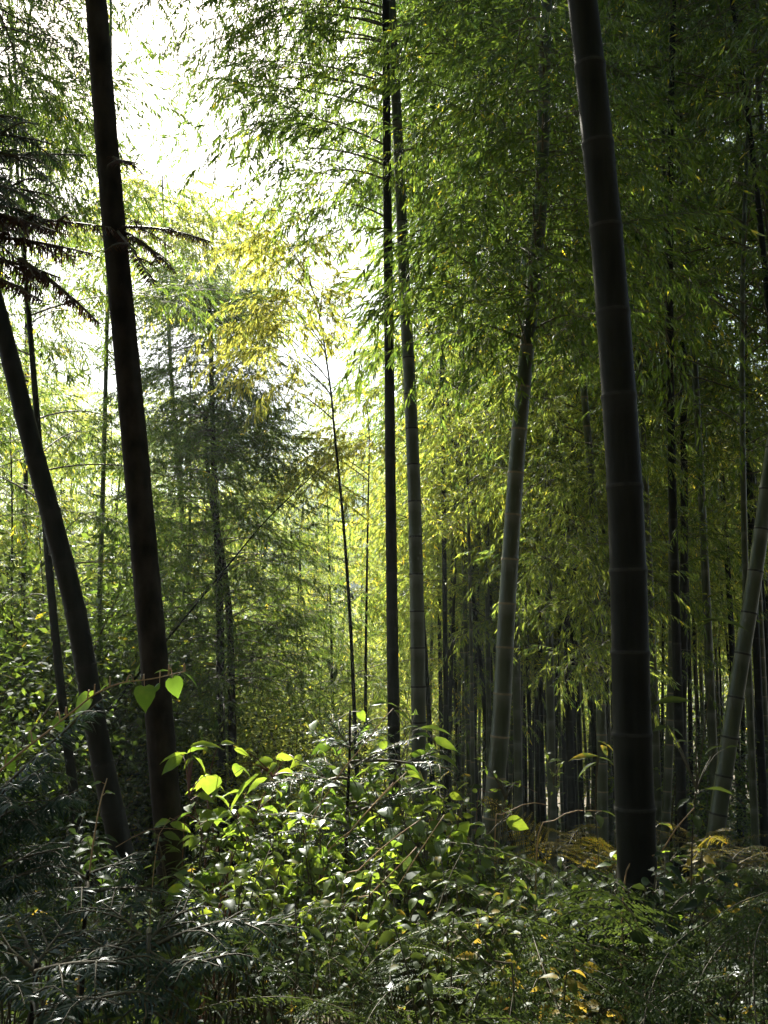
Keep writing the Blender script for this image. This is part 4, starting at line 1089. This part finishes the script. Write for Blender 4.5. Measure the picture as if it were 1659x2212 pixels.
SHR = [  # several mound shrubs given lime leaves, putting its sunlight into their colour
    (700, 1615, 4.1, .45, 'shrub of mixed lime leaves left of the fir sapling leader', 'lime', 10, .08, .5, .3, .35),
    (830, 1640, 3.9, .50, 'leafy shrub between the fir sapling leader and the lit twigs', 'lime', 10, .06, .45, .3, .3),
    (900, 1665, 3.8, .50, 'full shrub under the tall sunlit sapling', 'lime', 12, .06, .5, .3, .7),
    (960, 1650, 4.3, .40, 'shrub with thin leaves in front of the centre pair', 'broad', 8, .07, .35, .25, .7),
    (780, 1760, 3.5, .40, 'bright tangle of leaves at the middle of the lit mound', 'lime', 12, .05, .5, .35, .3),
    (600, 1740, 3.6, .35, 'leafy shrub right below the heart shaped lime leaf', 'lime', 10, .055, .5, .3, .4),
    (1380, 1855, 2.75, .30, 'dark leafy plant hiding the foot of the thickest culm', 'broad', 12, .05, .5, .25, .2),
    (1010, 1790, 3.5, .35, 'speckled shrub right of the rounded lime leaves', 'lime', 10, .045, .5, .3, .4),
    (400, 1760, 3.6, .30, 'shrub with whitish lit leaves right under the rough barked trunk', 'broad', 9, .06, .42, .28, .6),
    (330, 1800, 3.3, .25, 'low yellow green shrub before the rough barked trunk', 'lime', 8, .06, .5, .3, .1),
    (250, 1770, 3.4, .25, 'small leaved shrub at the foot of the left leaning culm', 'broad', 7, .055, .45, .25, .3),
    (560, 1800, 3.2, .30, 'silvery leaved shrub left of the fir sapling', 'lime', 12, .055, .45, .35, .6),
    (480, 1850, 2.9, .30, 'blue green shrub in half shade left of the lit centre', 'broad', 12, .06, .45, .35, .4),
    (620, 1700, 3.9, .30, 'shrub with mid green leaves behind the lime leaved one', 'lime', 9, .06, .5, .3, .6),
    (770, 1680, 4.2, .30, 'shrub behind the leader of the fir sapling', 'lime', 9, .06, .5, .3, .6),
    (800, 1850, 3.0, .35, 'tangled shrub with tiny leaves below the fir sapling', 'lime', 13, .045, .5, .35, .5),
    (900, 1880, 2.9, .35, 'leafy shrub in dappled light right below the fir sapling', 'broad', 13, .05, .5, .35, .6),
    (1010, 1880, 2.9, .35, 'sunflecked shrub below the leaning pale ringed culm', 'broad', 13, .05, .45, .35, .6),
    (1060, 1790, 3.6, .30, 'shrub with narrow arching leaves at the foot of the leaning pale ringed culm', 'broad', 8, .08, .28, .3, .6),
    (1150, 1820, 3.3, .30, 'shrub of round glowing leaves below the golden fern', 'lime', 10, .045, .6, .3, .3),
    (1280, 1830, 3.3, .30, 'bright speckled shrub against the left side of the thickest culm foot', 'lime', 12, .045, .6, .3, .35),
    (1240, 1900, 2.8, .30, 'shrub with small pale leaves left below the thickest culm foot', 'broad', 12, .04, .55, .3, .5),
    (1120, 1940, 2.7, .25, 'low shrub with scattered pale leaves below the golden fern', 'broad', 10, .04, .5, .3, .5),
    (1500, 1830, 3.3, .25, 'shrub with a few red leaves right of the thickest culm foot', 'broad', 9, .045, .5, .3, .75),
    (1600, 1800, 3.6, .25, 'dark shrub beneath the leaning culm at the right edge', 'broad', 9, .05, .5, .35, .4),
    (1350, 1960, 2.5, .25, 'shadowed shrub in front of the thickest culm foot', 'broad', 10, .05, .5, .3, .3),
    (40, 1950, 2.8, .25, 'shrub with rounded teal leaves low at the left edge', 'broad', 8, .07, .55, .3, .4),
    (130, 1780, 3.6, .25, 'dim shrub behind the left fir bough', 'broad', 8, .06, .5, .3, .2),
    (960, 1990, 2.4, .25, 'low shrub of small leaves at the lower centre', 'broad', 10, .04, .5, .3, .5),
    (640, 1960, 2.6, .25, 'low shrub with glints between the fir boughs and the lower centre', 'broad', 10, .045, .45, .3, .4),
    (1200, 2010, 2.3, .25, 'low shrub with orange touched leaves below the golden fern', 'broad', 10, .04, .5, .3, .8),
]
for i, (px, py, Y, h_, lab, mt, ns_, lf, rt_, sp, tn_) in enumerate(SHR):
    shrub(px, py, Y, h_, lab, mt, ns_, lf, rt_, OVATE if rt_ > .3 else LANCE, sp, tn_, 20 + i, per=10)

# ---- arching pale canes (brambles)
def cane(pts, Y, label, r=.0035, group='bare canes leaning in the undergrowth', mat='cane', Y1=None):
    q = [P(x, y, Y + ((Y1 or Y) - Y) * i / (len(pts) - 1)) for i, (x, y) in enumerate(pts)]
    b = q[0].copy(); b[2] = gz(b[0], b[1]) - .03; b[0] += (q[0][0] - q[1][0]) * .3
    path = spline([b] + q, 24)
    mb = MB(); v, f, _ = tube(path, np.linspace(r * 1.2, r * .5, 24), 6)
    mb.add(v, f); o = mb.build('cane', [M[mat]], None, path[0], smooth=True); o.location = path[0]
    tag(o, label, 'cane', group)
cane([(650, 1850), (718, 1697), (760, 1640), (796, 1597), (823, 1559), (850, 1530)], 3.55, 'pale cane crossing left of the fir sapling leader up to the tall sapling')
cane([(700, 1880), (756, 1797), (820, 1725), (878, 1668)], 3.4, 'pale cane rising from the lower left to the lit fir twigs')
cane([(690, 1890), (745, 1812), (800, 1745), (850, 1690)], 3.42, 'second pale cane just beneath the longest one', r=.0025)
cane([(740, 1930), (769, 1886), (840, 1820), (909, 1770)], 3.2, 'brown cane slanting below the lit fir twigs')
cane([(770, 1980), (798, 1935), (860, 1873), (900, 1830)], 3.0, 'brown cane slanting at the lower centre')
cane([(835, 1950), (850, 1930), (900, 1850), (960, 1760)], 3.1, 'thin cane rising toward the rounded lime leaves', r=.0025)
cane([(1160, 1830), (1195, 1775), (1240, 1752), (1300, 1752)], 3.6, 'yellow cane bent over beside the thickest culm foot')
cane([(1070, 1790), (1090, 1760), (1140, 1735), (1180, 1738)], 3.7, 'bent pale cane below the leaning pale ringed culm')
cane([(1030, 1750), (1060, 1712), (1110, 1692), (1160, 1712)], 3.9, 'arched dark twig with tiny leaves before the packed stems', r=.002, mat='redstem')
cane([(400, 1760), (430, 1745), (470, 1700), (530, 1655)], 3.65, 'red stalk holding the heart shaped lime leaf', r=.002, mat='redstem')
cane([(1350, 1900), (1420, 1850), (1460, 1790), (1500, 1745)], 3.2, 'bent pale cane right of the thickest culm foot')
cane([(340, 1820), (420, 1800), (330, 1790), (250, 1830)], 3.0, 'looping thin stalk before the rough barked trunk', r=.0018)
cane([(1110, 2140), (1080, 2100), (1060, 2060), (1045, 2030)], 2.0, 'green blade like stalk at the lower right of centre', mat='twig')

# ---- fir sapling in the lit centre
def sapling(label, leader, Y, limbs, r=.011, needle=.036, gap=.0036, tint=.5, wid=.0042, droop=.1, subs=2, sublen=.12, group='young firs in the undergrowth', mat='fir', seed=0):
    rg = np.random.RandomState(seed)
    q = [P(x, y, Y) for x, y in leader]
    b = q[0].copy(); b[2] = gz(b[0], b[1]) - .05
    path = spline([b] + q, 24)
    root = empty('fir_sapling', path[0]); tag(root, label, 'young fir', group)
    mb = MB(); v, f = trunk_mesh(path, r, r * .4, 10, .04); mb.add(v, f); mb.build('trunk', [M['bark']], root, path[0], smooth=True)
    for (x0, y0, x1, y1, sag, dY) in limbs:
        mb = MB()
        a = P(x0, y0, Y + .3 * dY); c = P(x1, y1, Y + dY)
        tp = along(path, np.clip(a[2], path[0][2], path[-1][2]))
        if np.linalg.norm(tp - a) > .04:
            v, f, _ = tube(bez(tp, (tp + a) / 2 + [0, 0, .02], a, 5), [.006, .006, .006, .005, .005], 5, False); mb.add(v, f, 1)
        fir_branch(mb, a, c, rg, sag, .005, subs, sublen, needle, gap, tint, wid=wid, droop=droop)
        mb.build('branch', [M[mat], M['twig']], root, path[0])
    return root


sapling('young fir with silvery sunlit twigs at the centre of the undergrowth', [(748, 1900), (750, 1750), (755, 1640), (756, 1535)], 3.85,
        [(755, 1615, 672, 1575, -.05, -.1), (755, 1612, 700, 1535, -.05, .05), (756, 1610, 800, 1550, 0, .1), (758, 1620, 840, 1570, .1, -.1), (760, 1660, 915, 1590, .08, -.2), (890, 1650, 986, 1672, .15, -.2), (880, 1648, 960, 1622, .1, 0),
         (760, 1760, 950, 1700, .08, -.25), (800, 1740, 930, 1690, .05, -.1), (815, 1755, 892, 1832, .05, -.3), (750, 1700, 600, 1672, .12, -.1), (700, 1690, 560, 1702, .12, -.25), (745, 1720, 640, 1640, .1, 0), (745, 1780, 560, 1762, .1, -.2), (745, 1800, 540, 1818, .12, -.35),
         (750, 1780, 660, 1850, .1, -.4), (755, 1800, 820, 1860, .1, -.4), (750, 1680, 690, 1640, .1, .1), (755, 1720, 850, 1650, .1, .1)], seed=1, subs=4, sublen=.13, tint=.6)
sapling('dark young fir whose bough rises from the left edge, needles hanging', [(-150, 2100), (-140, 1950), (-120, 1800)], 2.3,
        [(-120, 1830, 232, 1502, .05, .1), (-120, 1800, 130, 1640, .05, 0), (-120, 1900, 185, 1700, .12, 0), (-130, 1950, 150, 1830, .15, .1), (-130, 1980, 90, 1880, .1, -.1), (-130, 1850, 60, 1740, .1, -.1), (-130, 1900, 120, 1740, .1, .15)],
        needle=.055, gap=.0048, wid=.0052, droop=.65, subs=6, sublen=.2, tint=.2, seed=2)
sapling('young fir with dusky blue boughs filling the bottom left corner', [(60, 2300), (70, 2180), (80, 2080)], 1.85,
        [(75, 2100, -60, 2000, .1, 0), (75, 2100, 290, 2085, .1, -.1), (75, 2110, 330, 2030, .12, .1), (80, 2160, -40, 2120, .1, -.2), (80, 2190, 260, 2170, .15, -.2), (75, 2090, 150, 1990, .05, .15), (75, 2080, 20, 1960, .05, .2)],
        needle=.045, gap=.0044, wid=.0050, droop=.35, subs=5, sublen=.14, tint=.35, seed=3)
sapling('young fir with boughs striped by light, left of the bottom centre', [(318, 2300), (320, 2150), (322, 2020)], 2.0,
        [(322, 2020, 315, 2200, -.25, -.25), (322, 2030, 420, 1950, .05, .1), (322, 2050, 540, 1985, .12, 0), (322, 2040, 650, 2005, .14, .1), (322, 2100, 480, 2090, .15, -.2), (322, 2040, 220, 1950, .08, .1), (322, 2080, 180, 2050, .1, -.1)],
        needle=.042, gap=.0044, wid=.0048, droop=.35, subs=5, sublen=.14, tint=.45, seed=4)
sapling('dim young fir between the left leaning culm foot and the blue fir boughs', [(180, 2050), (185, 1950), (190, 1880)], 2.6,
        [(190, 1890, 300, 1860, .1, 0), (190, 1900, 60, 1850, .1, 0), (190, 1930, 350, 1930, .12, -.1), (190, 1920, 80, 1940, .1, -.15)], needle=.045, gap=.005, wid=.005, droop=.35, subs=4, sublen=.15, tint=.25, seed=5)

# ------------------------------------------------------------------ air
def haze_box():
    x0, x1, y0, y1, z0, z1 = -290, 330, -330, 930, -40, 52
    v = np.array([[x, y, z] for z in (z0, z1) for y in (y0, y1) for x in (x0, x1)], float)
    f = [[0, 2, 3], [0, 3, 1], [4, 5, 7], [4, 7, 6], [0, 1, 5], [0, 5, 4], [2, 6, 7], [2, 7, 3], [0, 4, 6], [0, 6, 2], [1, 3, 7], [1, 7, 5]]
    m, N, K = mat_new('haze')
    out = N.new('ShaderNodeOutputMaterial'); pv = N.new('ShaderNodeVolumePrincipled')
    pv.inputs['Color'].default_value = (.78, .95, 1, 1); pv.inputs['Density'].default_value = HAZE; pv.inputs['Anisotropy'].default_value = .35
    K.new(pv.outputs[0], out.inputs['Volume'])
    mb = MB(); mb.add(v, f)
    tag(mb.build('haze', [m]), kind='stuff')


HAZE = 0.0013
haze_box()
